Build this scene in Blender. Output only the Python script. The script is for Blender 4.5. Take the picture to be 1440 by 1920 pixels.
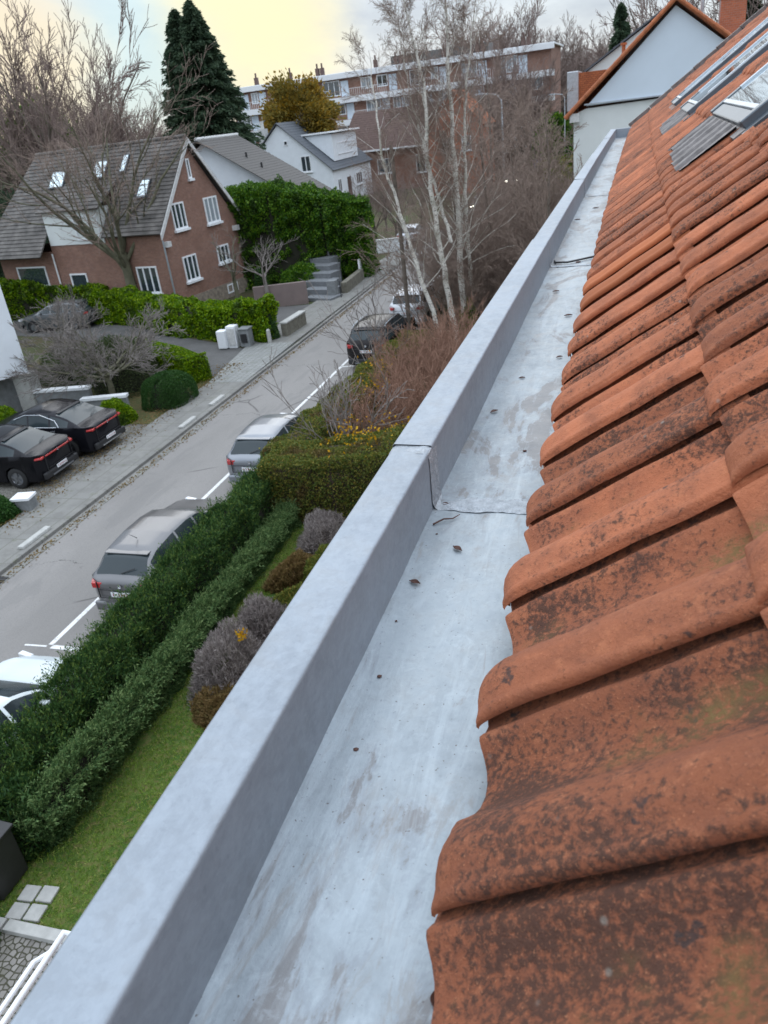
import bpy, math, random
import numpy as np
from mathutils import Vector, Matrix
for o in list(bpy.data.objects): bpy.data.objects.remove(o)
SC = bpy.context.scene
COL = SC.collection
# ------------------------------------------------------------------ camera (own frame: street runs along +Y, eye 9 m up)
cam_d = bpy.data.cameras.new('camera'); cam = bpy.data.objects.new('camera', cam_d); COL.objects.link(cam)
X = Vector((0.95560756, 0.0301909, -0.29309161)); Y = Vector((0.27302519, -0.46472373, 0.84231176)); N = Vector((0.11077648, 0.88494088, 0.45233639))
R_ = Vector((X[0], Y[0], -N[0])); D_ = Vector((X[1], Y[1], -N[1])); F_ = Vector((X[2], Y[2], -N[2]))
m = Matrix((( R_[0], -D_[0], -F_[0], 0), (R_[1], -D_[1], -F_[1], 0), (R_[2], -D_[2], -F_[2], 9.0), (0, 0, 0, 1)))
cam.matrix_world = m
cam_d.sensor_fit = 'VERTICAL'; cam_d.sensor_height = 36; cam_d.sensor_width = 27
cam_d.lens = 36*1450/1920; cam_d.clip_start = .02; cam_d.clip_end = 3000
cam_d.dof.use_dof = True; cam_d.dof.focus_distance = 1.7; cam_d.dof.aperture_fstop = 12.0
SC.camera = cam
# ------------------------------------------------------------------ world: Nishita dusk sky seen through layered cloud
W = bpy.data.worlds.new('World'); SC.world = W; W.use_nodes = True
nt = W.node_tree; nt.nodes.clear()
def nd(t, typ, **k):
    n = t.nodes.new(typ)
    for a, b in k.items():
        if a.startswith('i_'): n.inputs[a[2:].replace('_', ' ')].default_value = b
        else: setattr(n, a, b)
    return n
L = nt.links.new
out = nd(nt, 'ShaderNodeOutputWorld'); addn = nd(nt, 'ShaderNodeMixShader')
sky = nd(nt, 'ShaderNodeTexSky', sky_type='NISHITA', sun_disc=False, sun_elevation=math.radians(22), sun_rotation=math.radians(-25), air_density=1.0, dust_density=.4, ozone_density=2.0)
bg1 = nd(nt, 'ShaderNodeBackground'); bg1.inputs[1].default_value = .1
bg2 = nd(nt, 'ShaderNodeBackground'); bg2.inputs[1].default_value = 1.0
L(sky.outputs[0], bg1.inputs[0])
tc = nd(nt, 'ShaderNodeTexCoord')
sep = nd(nt, 'ShaderNodeSeparateXYZ'); L(tc.outputs['Generated'], sep.inputs[0])
def ramp(t, stops, src, interp='LINEAR'):
    r = nd(t, 'ShaderNodeValToRGB'); r.color_ramp.interpolation = interp
    e = r.color_ramp.elements
    while len(e) < len(stops): e.new(.5)
    for i, (p, c) in enumerate(stops): e[i].position = p; e[i].color = (*c, 1) if len(c) == 3 else c
    t.links.new(src, r.inputs[0]); return r
zr = ramp(nt, [(0, (.54, .57, .62)), (.10, (.57, .63, .69)), (.28, (.90, 1.02, 1.16)), (1, (1.9, 2.1, 2.35))], sep.outputs[2])
mp = nd(nt, 'ShaderNodeMapping'); mp.inputs['Scale'].default_value = (1, 1, 3.2); L(tc.outputs['Generated'], mp.inputs[0])
nz = nd(nt, 'ShaderNodeTexNoise', i_Scale=5.0, i_Detail=7, i_Roughness=.6, i_Distortion=.5); L(mp.outputs[0], nz.inputs['Vector'])
cr = ramp(nt, [(.32, (.80, .81, .86)), (.48, (.98, .98, .99)), (.64, (1.22, 1.20, 1.17))], nz.outputs[0])
mul = nd(nt, 'ShaderNodeMixRGB', blend_type='MULTIPLY'); mul.inputs[0].default_value = 1
L(zr.outputs[0], mul.inputs[1]); L(cr.outputs[0], mul.inputs[2])
cur = mul.outputs[0]
def glow(d, r, col, k, cur):
    v = Vector(d).normalized()
    dp = nd(nt, 'ShaderNodeVectorMath', operation='DOT_PRODUCT'); dp.inputs[1].default_value = v; 
    nrm = nd(nt, 'ShaderNodeVectorMath', operation='NORMALIZE'); L(tc.outputs['Generated'], nrm.inputs[0]); L(nrm.outputs[0], dp.inputs[0])
    ad = nd(nt, 'ShaderNodeMath', operation='MULTIPLY_ADD'); L(nz.outputs[0], ad.inputs[0]); ad.inputs[1].default_value = r*.9; 
    L(dp.outputs['Value'], ad.inputs[2])
    mr = nd(nt, 'ShaderNodeMapRange', interpolation_type='SMOOTHSTEP'); L(ad.outputs[0], mr.inputs[0])
    mr.inputs[1].default_value = 1 - r + r*.45; mr.inputs[2].default_value = 1 + r*.42; mr.inputs[3].default_value = 0; mr.inputs[4].default_value = k
    mx = nd(nt, 'ShaderNodeMixRGB'); L(mr.outputs[0], mx.inputs[0]); L(cur, mx.inputs[1]); mx.inputs[2].default_value = (*col, 1)
    return mx.outputs[0]
def wdir(px, py):
    d = Vector((px-720, py-960, 1450)); return (d.dot(X), d.dot(Y), -d.dot(N))
cur = glow(wdir(270, 110), .010, (.50, .70, .72), .6, cur)
cur = glow(wdir(480, 20), .0085, (.86, .77, .46), .95, cur)
cur = glow(wdir(-30, 130), .011, (.84, .70, .48), .9, cur)
L(cur, bg2.inputs[0]); addn.inputs[0].default_value = .90; L(bg1.outputs[0], addn.inputs[1]); L(bg2.outputs[0], addn.inputs[2]); L(addn.outputs[0], out.inputs[0])
sun_d = bpy.data.lights.new('sun', 'SUN'); sun = bpy.data.objects.new('sun', sun_d); COL.objects.link(sun)
sun_d.energy = .5; sun_d.angle = math.radians(50); sun_d.color = (1, .93, .82)
az, el = math.radians(-25), math.radians(22)
sv = Vector((math.sin(az)*math.cos(el), math.cos(az)*math.cos(el), math.sin(el)))
sun.rotation_euler = sv.to_track_quat('Z', 'Y').to_euler()
SC.view_settings.view_transform = 'Standard'; SC.view_settings.look = 'None'; SC.view_settings.exposure = 0.25; SC.view_settings.gamma = 1
try: SC.cycles.use_denoising = True; SC.cycles.max_bounces = 6
except Exception: pass

# ------------------------------------------------------------------ helpers
rng = np.random.default_rng(7)
def tag(o, label=None, cat=None, group=None, kind=None):
    if label: o['label'] = label
    if cat: o['category'] = cat
    if group: o['group'] = group
    if kind: o['kind'] = kind
    return o
def empty(name, loc, rz=0.0):
    o = bpy.data.objects.new(name, None); COL.objects.link(o); o.location = loc; o.rotation_euler = (0, 0, rz); o.empty_display_size = .2
    return o
def obj(name, me, mt, parent=None):
    o = bpy.data.objects.new(name, me); COL.objects.link(o)
    if mt is not None:
        for q in (mt if isinstance(mt, (list, tuple)) else [mt]): me.materials.append(q)
    if parent: o.parent = parent
    return o
def mesh_np(name, v, f, attr=None, smooth=False, attrname='rnd', domain='FACE'):
    """v (n,3); f (m,k) one polygon size"""
    v = np.asarray(v, np.float32); f = np.asarray(f, np.int32)
    me = bpy.data.meshes.new(name); k = f.shape[1]
    me.vertices.add(len(v)); me.vertices.foreach_set('co', v.ravel())
    me.loops.add(f.size); me.loops.foreach_set('vertex_index', f.ravel())
    me.polygons.add(len(f)); me.polygons.foreach_set('loop_start', np.arange(0, f.size, k, dtype=np.int32)); 
    me.polygons.foreach_set('loop_total', np.full(len(f), k, np.int32))
    if smooth: me.polygons.foreach_set('use_smooth', np.ones(len(f), bool))
    me.update(calc_edges=True)
    if attr is not None:
        a = me.attributes.new(attrname, 'FLOAT', domain); a.data.foreach_set('value', np.asarray(attr, np.float32))
    return me
def join_np(parts):
    V = []; F = []; A = []; n = 0
    for v, f, a in parts:
        V.append(v); F.append(f + n); A.append(a); n += len(v)
    return np.concatenate(V), np.concatenate(F), np.concatenate(A)
class MB:
    def __init__(s): s.v = []; s.f = []; s.m = []
    def add(s, v, f, mi=0):
        n = len(s.v); s.v += [tuple(q) for q in v]; s.f += [[i+n for i in q] for q in f]; s.m += [mi]*len(f)
    def box(s, c, d, rz=0, mi=0, M=None):
        x, y, z = d[0]/2, d[1]/2, d[2]/2
        vs = [Vector(q) for q in ((-x,-y,-z),(x,-y,-z),(x,y,-z),(-x,y,-z),(-x,-y,z),(x,-y,z),(x,y,z),(-x,y,z))]
        R = M if M is not None else Matrix.Rotation(rz, 3, 'Z'); c = Vector(c)
        s.add([R@q + c for q in vs], [(0,3,2,1),(4,5,6,7),(0,1,5,4),(1,2,6,5),(2,3,7,6),(3,0,4,7)], mi)
    def prism(s, poly, ext, mi=0):
        ext = Vector(ext); a = [Vector(p) for p in poly]; n = len(a)
        s.add(a + [p+ext for p in a], [list(range(n))[::-1], list(range(n, 2*n))] + [[i, (i+1) % n, n+(i+1) % n, n+i] for i in range(n)], mi)
    def tube(s, pts, r, k=8, mi=0, cap=True):
        pts = [Vector(p) for p in pts]; rs = r if isinstance(r, (list, tuple)) else [r]*len(pts)
        V = []; F = []
        for i, p in enumerate(pts):
            t = (pts[min(i+1, len(pts)-1)] - pts[max(i-1, 0)]).normalized()
            a = t.orthogonal().normalized() if i == 0 else (a - t*a.dot(t)).normalized()
            b = t.cross(a)
            for j in range(k):
                th = 2*math.pi*j/k; V.append(p + (a*math.cos(th) + b*math.sin(th))*rs[i])
        for i in range(len(pts)-1):
            for j in range(k): F.append((i*k+j, i*k+(j+1) % k, (i+1)*k+(j+1) % k, (i+1)*k+j))
        if cap: F.append(list(range(k))[::-1]); F.append([len(V)-k+j for j in range(k)])
        s.add(V, F, mi)
    def build(s, name, mt, parent=None, smooth=False, bevel=0, sharp=40, local=False):
        me = bpy.data.meshes.new(name); off = Vector((0, 0, 0))
        if parent is not None and not local: off = Vector(parent.location)
        if parent is not None and parent.parent is not None and not local: off = off + Vector(parent.parent.location)
        me.from_pydata([tuple(Vector(q)-off) for q in s.v], [], s.f)
        me.polygons.foreach_set('material_index', s.m)
        if smooth:
            me.polygons.foreach_set('use_smooth', [True]*len(me.polygons)); me.set_sharp_from_angle(angle=math.radians(sharp))
        me.update()
        o = obj(name, me, mt, parent)
        if bevel:
            b = o.modifiers.new('bevel', 'BEVEL'); b.width = bevel; b.segments = 2; b.limit_method = 'ANGLE'
        return o

# ------------------------------------------------------------------ materials
def base_mat(name):
    mt = bpy.data.materials.new(name); mt.use_nodes = True; t = mt.node_tree
    return mt, t, t.nodes['Principled BSDF'], nd(t, 'ShaderNodeTexCoord')
def mixc(t, fac, a, b, mode='MIX'):
    n = nd(t, 'ShaderNodeMixRGB', blend_type=mode)
    for i, q in enumerate((fac, a, b)):
        if isinstance(q, (int, float)): n.inputs[i].default_value = q
        elif isinstance(q, tuple): n.inputs[i].default_value = (*q, 1)
        else: t.links.new(q, n.inputs[i])
    return n.outputs[0]
def noise(t, vec, scale, detail=4, rough=.55, dist=0, sc=None):
    if sc:
        mp = nd(t, 'ShaderNodeMapping'); mp.inputs['Scale'].default_value = sc; t.links.new(vec, mp.inputs[0]); vec = mp.outputs[0]
    n = nd(t, 'ShaderNodeTexNoise', i_Scale=scale, i_Detail=detail, i_Roughness=rough, i_Distortion=dist); t.links.new(vec, n.inputs['Vector']); return n.outputs[0]
def mrange(t, src, a, b, c=0., d=1.):
    n = nd(t, 'ShaderNodeMapRange', interpolation_type='SMOOTHSTEP'); t.links.new(src, n.inputs[0])
    for i, q in enumerate((a, b, c, d)): n.inputs[i+1].default_value = q
    return n.outputs[0]
def math_(t, op, a, b):
    n = nd(t, 'ShaderNodeMath', operation=op)
    for i, q in enumerate((a, b)):
        if isinstance(q, (int, float)): n.inputs[i].default_value = q
        else: t.links.new(q, n.inputs[i])
    return n.outputs[0]
def bump(t, bs, h, strength=.3, dist=.01, prev=None):
    n = nd(t, 'ShaderNodeBump'); n.inputs['Strength'].default_value = strength; n.inputs['Distance'].default_value = dist
    t.links.new(h, n.inputs['Height'])
    if prev is not None: t.links.new(prev, n.inputs['Normal'])
    t.links.new(n.outputs[0], bs.inputs['Normal']); return n.outputs[0]
def simple(name, col, rough=.6, metal=0, var=.25, scale=3, bumpk=0, bscale=30, spec=None, coat=0):
    mt, t, b, c = base_mat(name)
    if var:
        nn = noise(t, c.outputs['Object'], scale, 5, .6)
        r = ramp(t, [(.25, tuple(x*(1-var) for x in col)), (.75, tuple(min(1, x*(1+var)) for x in col))], nn)
        t.links.new(r.outputs[0], b.inputs['Base Color'])
    else: b.inputs['Base Color'].default_value = (*col, 1)
    b.inputs['Roughness'].default_value = rough; b.inputs['Metallic'].default_value = metal
    if spec is not None: b.inputs['Specular IOR Level'].default_value = spec
    if coat: b.inputs['Coat Weight'].default_value = coat; b.inputs['Coat Roughness'].default_value = .05
    if bumpk: bump(t, b, noise(t, c.outputs['Object'], bscale, 4), bumpk, .01)
    return mt
def leafmat(name, cols, rough=.65, sub=0.0, patch=None, pscale=1.2):
    mt, t, b, c = base_mat(name)
    at = nd(t, 'ShaderNodeAttribute', attribute_name='rnd')
    n = len(cols); r = ramp(t, [(i/(n-1), q) for i, q in enumerate(cols)], at.outputs['Fac'])
    hs = nd(t, 'ShaderNodeHueSaturation'); hs.inputs['Saturation'].default_value = 1.08; hs.inputs['Value'].default_value = 1.12; t.links.new(r.outputs[0], hs.inputs['Color']); co = hs.outputs[0]
    if patch:
        f = mrange(t, noise(t, c.outputs['Object'], pscale, 3), .50, .66); co = mixc(t, math_(t, 'MULTIPLY', f, .8), co, patch)
    t.links.new(co, b.inputs['Base Color']); b.inputs['Roughness'].default_value = rough; b.inputs['Specular IOR Level'].default_value = .25
    tr = nd(t, 'ShaderNodeBsdfTranslucent'); t.links.new(co, tr.inputs[0])
    ms = nd(t, 'ShaderNodeMixShader'); ms.inputs[0].default_value = .28
    t.links.new(b.outputs[0], ms.inputs[1]); t.links.new(tr.outputs[0], ms.inputs[2]); t.links.new(ms.outputs[0], t.nodes['Material Output'].inputs[0])
    return mt
MT = {}
# zinc
def zinc(name, col, rough, floor=False):
    mt, t, b, c = base_mat(name); P = c.outputs['Object']
    big = noise(t, P, 2.4 if floor else 1.5, 6, .6, .5, (1, .55, 1)); fine = noise(t, P, 95, 4, .65); mid = noise(t, P, 17, 6, .7, .5); grain = noise(t, P, 42, 6, .75, .3, (1, .5, 1))
    co = mixc(t, mrange(t, big, .34, .66), tuple(q*.86 for q in col), tuple(min(1, q*1.12) for q in col))
    co = mixc(t, mrange(t, grain, .36, .66, 0, .55), co, tuple(q*1.22 for q in col))
    co = mixc(t, math_(t, 'MULTIPLY', mrange(t, mid, .47, .66), .45), co, tuple(q*.80 for q in (col[0]*1.04, col[1], col[2]*.96)))
    co = mixc(t, mrange(t, fine, .55, .74, 0, .30), co, tuple(q*.62 for q in col))
    vs = nd(t, 'ShaderNodeTexVoronoi', i_Scale=120.0); t.links.new(P, vs.inputs['Vector']); sv_ = nd(t, 'ShaderNodeSeparateColor'); t.links.new(vs.outputs['Color'], sv_.inputs[0])
    co = mixc(t, mrange(t, sv_.outputs[0], .25, 1.0, 0, .16), co, tuple(q*1.35 for q in col))
    if floor:
        wx = noise(t, P, 3.6, 8, .66, 1.0, (1, .4, 1)); wm = mrange(t, wx, .515, .545)
        co = mixc(t, math_(t, 'MULTIPLY', wm, .85), co, (.165, .162, .165))
        rim = math_(t, 'SUBTRACT', mrange(t, wx, .495, .513), mrange(t, wx, .517, .535)); co = mixc(t, math_(t, 'MULTIPLY', rim, .35), co, (.20, .22, .25))
        co = mixc(t, mrange(t, noise(t, P, 26, 8, .8, .8), .54, .66, 0, .30), co, tuple(q*1.6 for q in col))
        co = mixc(t, mrange(t, noise(t, P, 7, 7, .75, 1.4, (1.6, .5, 1)), .55, .64, 0, .5), co, (.22, .21, .20))
        st_ = noise(t, P, 22, 6, .7, .8, (1, .12, 1)); co = mixc(t, mrange(t, st_, .50, .66, 0, .35), co, tuple(q*1.5 for q in col)); co = mixc(t, mrange(t, noise(t, P, 13, 5, .7, 1, (1, .10, 1)), .55, .70, 0, .40), co, (.19, .185, .18))
        sp = noise(t, P, 190, 2, .5); co = mixc(t, mrange(t, sp, .70, .76), co, (.12, .11, .11))
    t.links.new(co, b.inputs['Base Color'])
    b.inputs['Metallic'].default_value = .42 if floor else .25
    rr = mrange(t, mid, .3, .7, rough+.12, rough-.04); t.links.new(rr, b.inputs['Roughness'])
    n1 = bump(t, b, noise(t, P, 5, 3, .5, 1, (1, .6, 1)), .16 if floor else .07, .012)
    n2 = bump(t, b, grain, .35 if floor else .15, .0016, n1); bump(t, b, fine, .30, .0010, n2)
    return mt
MT['zinc_floor'] = zinc('zinc_floor', (.265, .303, .332), .38, True)
MT['zinc'] = zinc('zinc_coping', (.262, .298, .338), .48)
MT['solder'] = simple('solder', (.36, .39, .42), .55, .35, .3, 60, .8, 90)
# clay tile
def clay(name, base, fresh=False):
    mt, t, b, c = base_mat(name); P = c.outputs['Object']
    at = nd(t, 'ShaderNodeAttribute', attribute_name='rnd'); hh = nd(t, 'ShaderNodeAttribute', attribute_name='hgt'); ua = nd(t, 'ShaderNodeAttribute', attribute_name='alongtile')
    co = mixc(t, at.outputs['Fac'], tuple(q*.62 for q in base), tuple(min(1, q*1.16) for q in base))
    if not fresh:
        n1 = noise(t, P, 13, 8, .72, .4); n2 = noise(t, P, 130, 6, .72, .2); n3 = noise(t, P, 5, 5, .6); n4 = noise(t, P, 330, 3, .6)
        pan = mrange(t, hh.outputs['Fac'], .000, -.018)
        co = mixc(t, mrange(t, n1, .36, .68, 0, .60), co, (.20, .075, .045)); co = mixc(t, mrange(t, noise(t, P, 40, 5, .7), .5, .7, 0, .35), co, (.56, .215, .105))
        broad = mrange(t, n3, .38, .66); thr = math_(t, 'ADD', n2, math_(t, 'MULTIPLY', pan, .060))
        thr = math_(t, 'ADD', thr, math_(t, 'MULTIPLY', math_(t, 'SUBTRACT', broad, .45), .17)); thr = math_(t, 'ADD', thr, .022); thr = math_(t, 'ADD', thr, math_(t, 'MULTIPLY', mrange(t, n1, .46, .70), .09)); thr = math_(t, 'SUBTRACT', thr, mrange(t, ua.outputs['Fac'], .05, .0, 0, .07)); thr = math_(t, 'ADD', thr, math_(t, 'MULTIPLY', math_(t, 'SUBTRACT', at.outputs['Fac'], .5), -.08))
        co = mixc(t, mrange(t, thr, .535, .73, 0, .86), co, (.062, .034, .025))
        co = mixc(t, mrange(t, n4, .60, .72, 0, .45), co, (.58, .24, .12))
        dg = noise(t, P, 24, 4, .6, .3); co = mixc(t, mrange(t, dg, .67, .73, 0, .8), co, (.040, .036, .036))
        moss = math_(t, 'MULTIPLY', mrange(t, hh.outputs['Fac'], -.020, -.036), mrange(t, noise(t, P, 3.1, 5, .7), .50, .66))
        co = mixc(t, math_(t, 'MULTIPLY', moss, mrange(t, n2, .36, .58)), co, (.19, .125, .045))
        vor = nd(t, 'ShaderNodeTexVoronoi', i_Scale=26.0); t.links.new(P, vor.inputs['Vector'])
        co = mixc(t, math_(t, 'MULTIPLY', mrange(t, vor.outputs['Distance'], .12, .04, 0, .5), mrange(t, n3, .5, .6)), co, (.30, .28, .24))
        bn = bump(t, b, n2, 1.0, .004); bump(t, b, n4, .8, .0015, bn)
    else:
        co = mixc(t, mrange(t, noise(t, P, 30, 5, .7), .45, .75, 0, .5), co, (.30, .10, .05)); bump(t, b, noise(t, P, 80, 4), .25, .002)
    t.links.new(co, b.inputs['Base Color']); b.inputs['Roughness'].default_value = .82; b.inputs['Specular IOR Level'].default_value = .3
    return mt
MT['clay'] = clay('weathered_clay', (.44, .150, .072))
MT['clay_new'] = clay('fresh_clay', (.46, .150, .062), True)
def brick(name, c1, c2, mortar, ax=(1, 1)):
    mt, t, b, c = base_mat(name); s = nd(t, 'ShaderNodeSeparateXYZ'); t.links.new(c.outputs['Object'], s.inputs[0])
    cb = nd(t, 'ShaderNodeCombineXYZ'); t.links.new(math_(t, 'ADD', s.outputs[0], s.outputs[1]), cb.inputs[0]); t.links.new(s.outputs[2], cb.inputs[1])
    bt = nd(t, 'ShaderNodeTexBrick', i_Scale=3.4); bt.inputs['Color1'].default_value = (*c1, 1); bt.inputs['Color2'].default_value = (*c2, 1); bt.inputs['Mortar'].default_value = (*mortar, 1)
    bt.inputs['Mortar Size'].default_value = .015; t.links.new(cb.outputs[0], bt.inputs['Vector'])
    co = mixc(t, mrange(t, noise(t, c.outputs['Object'], .9, 5, .65), .35, .7, 0, .45), bt.outputs[0], tuple(q*.6 for q in c1))
    t.links.new(co, b.inputs['Base Color']); b.inputs['Roughness'].default_value = .9; bump(t, b, bt.outputs['Fac'], .4, -.01)
    return mt
MT['brick'] = brick('red_brick', (.29, .150, .105), (.20, .10, .072), (.33, .28, .25))
MT['brick_or'] = brick('orange_brick', (.42, .14, .07), (.32, .11, .06), (.30, .22, .18))
MT['hung'] = brick('hung_orange_tiles', (.38, .125, .05), (.28, .09, .038), (.06, .025, .015))
MT['stonebase'] = simple('stone_plinth', (.24, .20, .16), .9, 0, .5, 5, .5, 12)
MT['render'] = simple('white_render', (.72, .76, .80), .85, 0, .06, 1.5, .05, 40)
MT['render2'] = simple('offwhite_render', (.66, .69, .68), .85, 0, .08, 1.0, .05, 40)
MT['clad'] = simple('pale_cladding', (.60, .68, .76), .7, 0, .05, .8)
MT['white'] = simple('white_paint', (.78, .80, .82), .5, 0, .06, 8)
MT['offwhite'] = simple('weathered_white', (.55, .55, .54), .7, 0, .25, 8)
MT['slate'] = simple('grey_concrete_tile', (.115, .106, .098), .85, 0, .62, 1.6, .4, 18)
MT['slate_dark'] = simple('dark_slate', (.075, .085, .10), .6, 0, .2, 4)
MT['roof_grey'] = simple('brown_grey_roof', (.105, .098, .092), .85, 0, .18, 8, .3, 30)
MT['roof_brown'] = simple('dark_brown_roof', (.105, .066, .056), .85, 0, .25, 3, .3, 20)
MT['roof_or'] = simple('orange_pantile', (.36, .115, .045), .8, 0, .35, 6, .4, 18)
MT['lead'] = simple('lead_sheet', (.175, .160, .155), .65, .2, .45, 12, .5, 40)
MT['alu'] = simple('grey_aluminium', (.12, .14, .16), .35, .6, .1, 8)
MT['alu_l'] = simple('light_aluminium', (.45, .50, .55), .35, .7, .1, 8)
MT['galv'] = simple('galvanised_steel', (.42, .45, .48), .4, .7, .2, 12)
MT['rubber'] = simple('tyre_rubber', (.018, .018, .019), .8, 0, .2, 20)
MT['rim'] = simple('wheel_rim', (.25, .26, .28), .35, .8, .1, 8)
MT['rim_dark'] = simple('dark_wheel_rim', (.05, .05, .055), .35, .6, .1, 8)
MT['blackpl'] = simple('black_plastic', (.022, .022, .024), .5, 0, .2, 10)
MT['chrome'] = simple('bright_trim', (.6, .62, .65), .2, 1, .05, 5)
MT['red'] = simple('red_lens', (.42, .012, .012), .2, 0, .1, 8, coat=.6)
MT['lamp'] = simple('clear_lens', (.62, .64, .66), .15, 0, .1, 8, coat=.6)
MT['plate'] = simple('plate_white', (.72, .74, .76), .5, 0, .04, 8)
MT['plate_txt'] = simple('plate_dark_red', (.30, .02, .02), .5, 0, 0)
def glass(name, col, rough=.06):
    mt, t, b, c = base_mat(name); b.inputs['Base Color'].default_value = (*col, 1); b.inputs['Roughness'].default_value = rough
    b.inputs['Metallic'].default_value = 0; b.inputs['Specular IOR Level'].default_value = .8 if name != 'car_glass' else .38; b.inputs['Coat Weight'].default_value = 1 if name != 'car_glass' else 0; b.inputs['Coat Roughness'].default_value = .02
    b.inputs['Coat IOR'].default_value = 1.7
    return mt
MT['glass'] = glass('window_glass', (.035, .05, .06)); MT['carglass'] = glass('car_glass', (.03, .042, .048), .12); MT['glass_l'] = glass('curtained_glass', (.30, .34, .37), .1)
def mirrorglass():
    mt, t, b, c = base_mat('skylight_glass'); b.inputs['Base Color'].default_value = (.72, .82, .84, 1); b.inputs['Metallic'].default_value = .85; b.inputs['Roughness'].default_value = .03
    return mt
MT['skyglass'] = mirrorglass()
def paint(name, col, metal=.3, rough=.35):
    return simple(name, col, rough, metal, .04, 3, coat=.06 if sum(col) < .1 else .5, spec=.18 if sum(col) < .1 else .45)
def emit(name, col, k):
    mt, t, b, c = base_mat(name); b.inputs['Base Color'].default_value = (*col, 1); b.inputs['Emission Color'].default_value = (*col, 1); b.inputs['Emission Strength'].default_value = k; return mt
MT['headlight'] = emit('lit_headlight', (1, .95, .8), 14); MT['headlight_o'] = emit('lit_lamp_orange', (1, .6, .25), 8)
# ground materials
def asphalt():
    mt, t, b, c = base_mat('worn_asphalt'); P = c.outputs['Object']
    co = mixc(t, mrange(t, noise(t, P, .35, 5, .6, 0, (1, .35, 1)), .35, .65), (.200, .190, .180), (.245, .232, .220))
    co = mixc(t, mrange(t, noise(t, P, 45, 4, .7), .42, .70, 0, .5), co, (.13, .125, .12))
    co = mixc(t, mrange(t, noise(t, P, 1.6, 6, .7, 1.5), .60, .70, 0, .4), co, (.15, .145, .14))
    v = nd(t, 'ShaderNodeTexVoronoi', feature='DISTANCE_TO_EDGE', i_Scale=.16); 
    w = nd(t, 'ShaderNodeMixRGB'); w.inputs[0].default_value = .12; nn = nd(t, 'ShaderNodeTexNoise', i_Scale=1.3, i_Detail=6.0); t.links.new(P, nn.inputs['Vector'])
    t.links.new(P, w.inputs[1]); t.links.new(nn.outputs['Color'], w.inputs[2]); t.links.new(w.outputs[0], v.inputs['Vector'])
    ck = math_(t, 'MULTIPLY', mrange(t, v.outputs['Distance'], .006, .002), mrange(t, noise(t, P, .25, 2), .50, .56))
    co = mixc(t, math_(t, 'MULTIPLY', ck, .7), co, (.06, .056, .052))
    sp_ = nd(t, 'ShaderNodeSeparateXYZ'); t.links.new(P, sp_.inputs[0]); wv = noise(t, P, 1.1, 6, .65)
    for y0, k_ in ((11.9, 1.6), (22.6, 1.3), (27.9, 1.8), (34.8, 1.4)):
        e_ = math_(t, 'ABSOLUTE', math_(t, 'ADD', math_(t, 'SUBTRACT', sp_.outputs[1], y0+k_*.5), math_(t, 'MULTIPLY', wv, -k_+.0)), 0); e_ = mrange(t, e_, .028, .008); e_ = math_(t, 'MULTIPLY', e_, mrange(t, noise(t, P, .8, 3), .40, .52))
        co = mixc(t, math_(t, 'MULTIPLY', e_, .75), co, (.05, .047, .043))
    co = mixc(t, mrange(t, noise(t, P, .55, 4, .6, .3, (2.2, .5, 1)), .56, .60, 0, .35), co, (.16, .155, .15))
    co = mixc(t, mrange(t, noise(t, P, 30, 2, .5), .715, .74, 0, .8), co, (.12, .075, .035))
    t.links.new(co, b.inputs['Base Color']); b.inputs['Roughness'].default_value = .85; bump(t, b, noise(t, P, 60, 3), .3, .004); return mt
MT['asphalt'] = asphalt()
def ground(name, a, b2, c3, s1=.6, s2=14, thr=.5):
    mt, t, b, c = base_mat(name); P = c.outputs['Object']
    co = mixc(t, mrange(t, noise(t, P, s1, 6, .65), .38, .62), a, b2)
    co = mixc(t, mrange(t, noise(t, P, s2, 6, .7), thr, thr+.15, 0, .8), co, c3)
    t.links.new(co, b.inputs['Base Color']); b.inputs['Roughness'].default_value = .95; b.inputs['Specular IOR Level'].default_value = .15
    bump(t, b, noise(t, P, 26, 5, .7), .7, .03); return mt
MT['lawn'] = ground('lawn_ground', (.060, .115, .024), (.11, .16, .035), (.17, .15, .06), 1.6, 9, .47)
MT['earth'] = ground('earth', (.075, .062, .038), (.055, .070, .030), (.14, .095, .05), .35, 6, .52)
MT['leafy'] = ground('leafy_lawn', (.10, .095, .040), (.075, .085, .035), (.20, .11, .055), 1.2, 9, .50)
MT['concrete'] = None
MT['drive'] = ground('driveway_asphalt', (.105, .103, .10), (.13, .128, .125), (.08, .08, .08), .7, 40, .52)
def paver(name, a, b2, mort, scale, off=.5, ms=.03, bw=.5, rh=.25):
    mt, t, b, c = base_mat(name); P = c.outputs['Object']
    mp = nd(t, 'ShaderNodeMapping'); mp.inputs['Rotation'].default_value = (0, 0, math.radians(90)); t.links.new(P, mp.inputs[0])
    bt = nd(t, 'ShaderNodeTexBrick', i_Scale=scale); bt.offset = off
    bt.inputs['Color1'].default_value = (*a, 1); bt.inputs['Color2'].default_value = (*b2, 1); bt.inputs['Mortar'].default_value = (*mort, 1)
    bt.inputs['Mortar Size'].default_value = ms; bt.inputs['Brick Width'].default_value = bw; bt.inputs['Row Height'].default_value = rh
    t.links.new(mp.outputs[0], bt.inputs['Vector'])
    co = mixc(t, mrange(t, noise(t, P, 1.2, 6, .75), .42, .62, 0, .7), bt.outputs[0], tuple(q*.70 for q in a)); co = mixc(t, mrange(t, noise(t, P, 24, 3, .6), .66, .70, 0, .7), co, (.13, .085, .04)); co = mixc(t, mrange(t, noise(t, P, 3.1, 6, .7), .58, .66, 0, .5), co, (.12, .13, .08))
    t.links.new(co, b.inputs['Base Color']); b.inputs['Roughness'].default_value = .9; bump(t, b, bt.outputs['Fac'], .5, -.01); return mt
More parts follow.
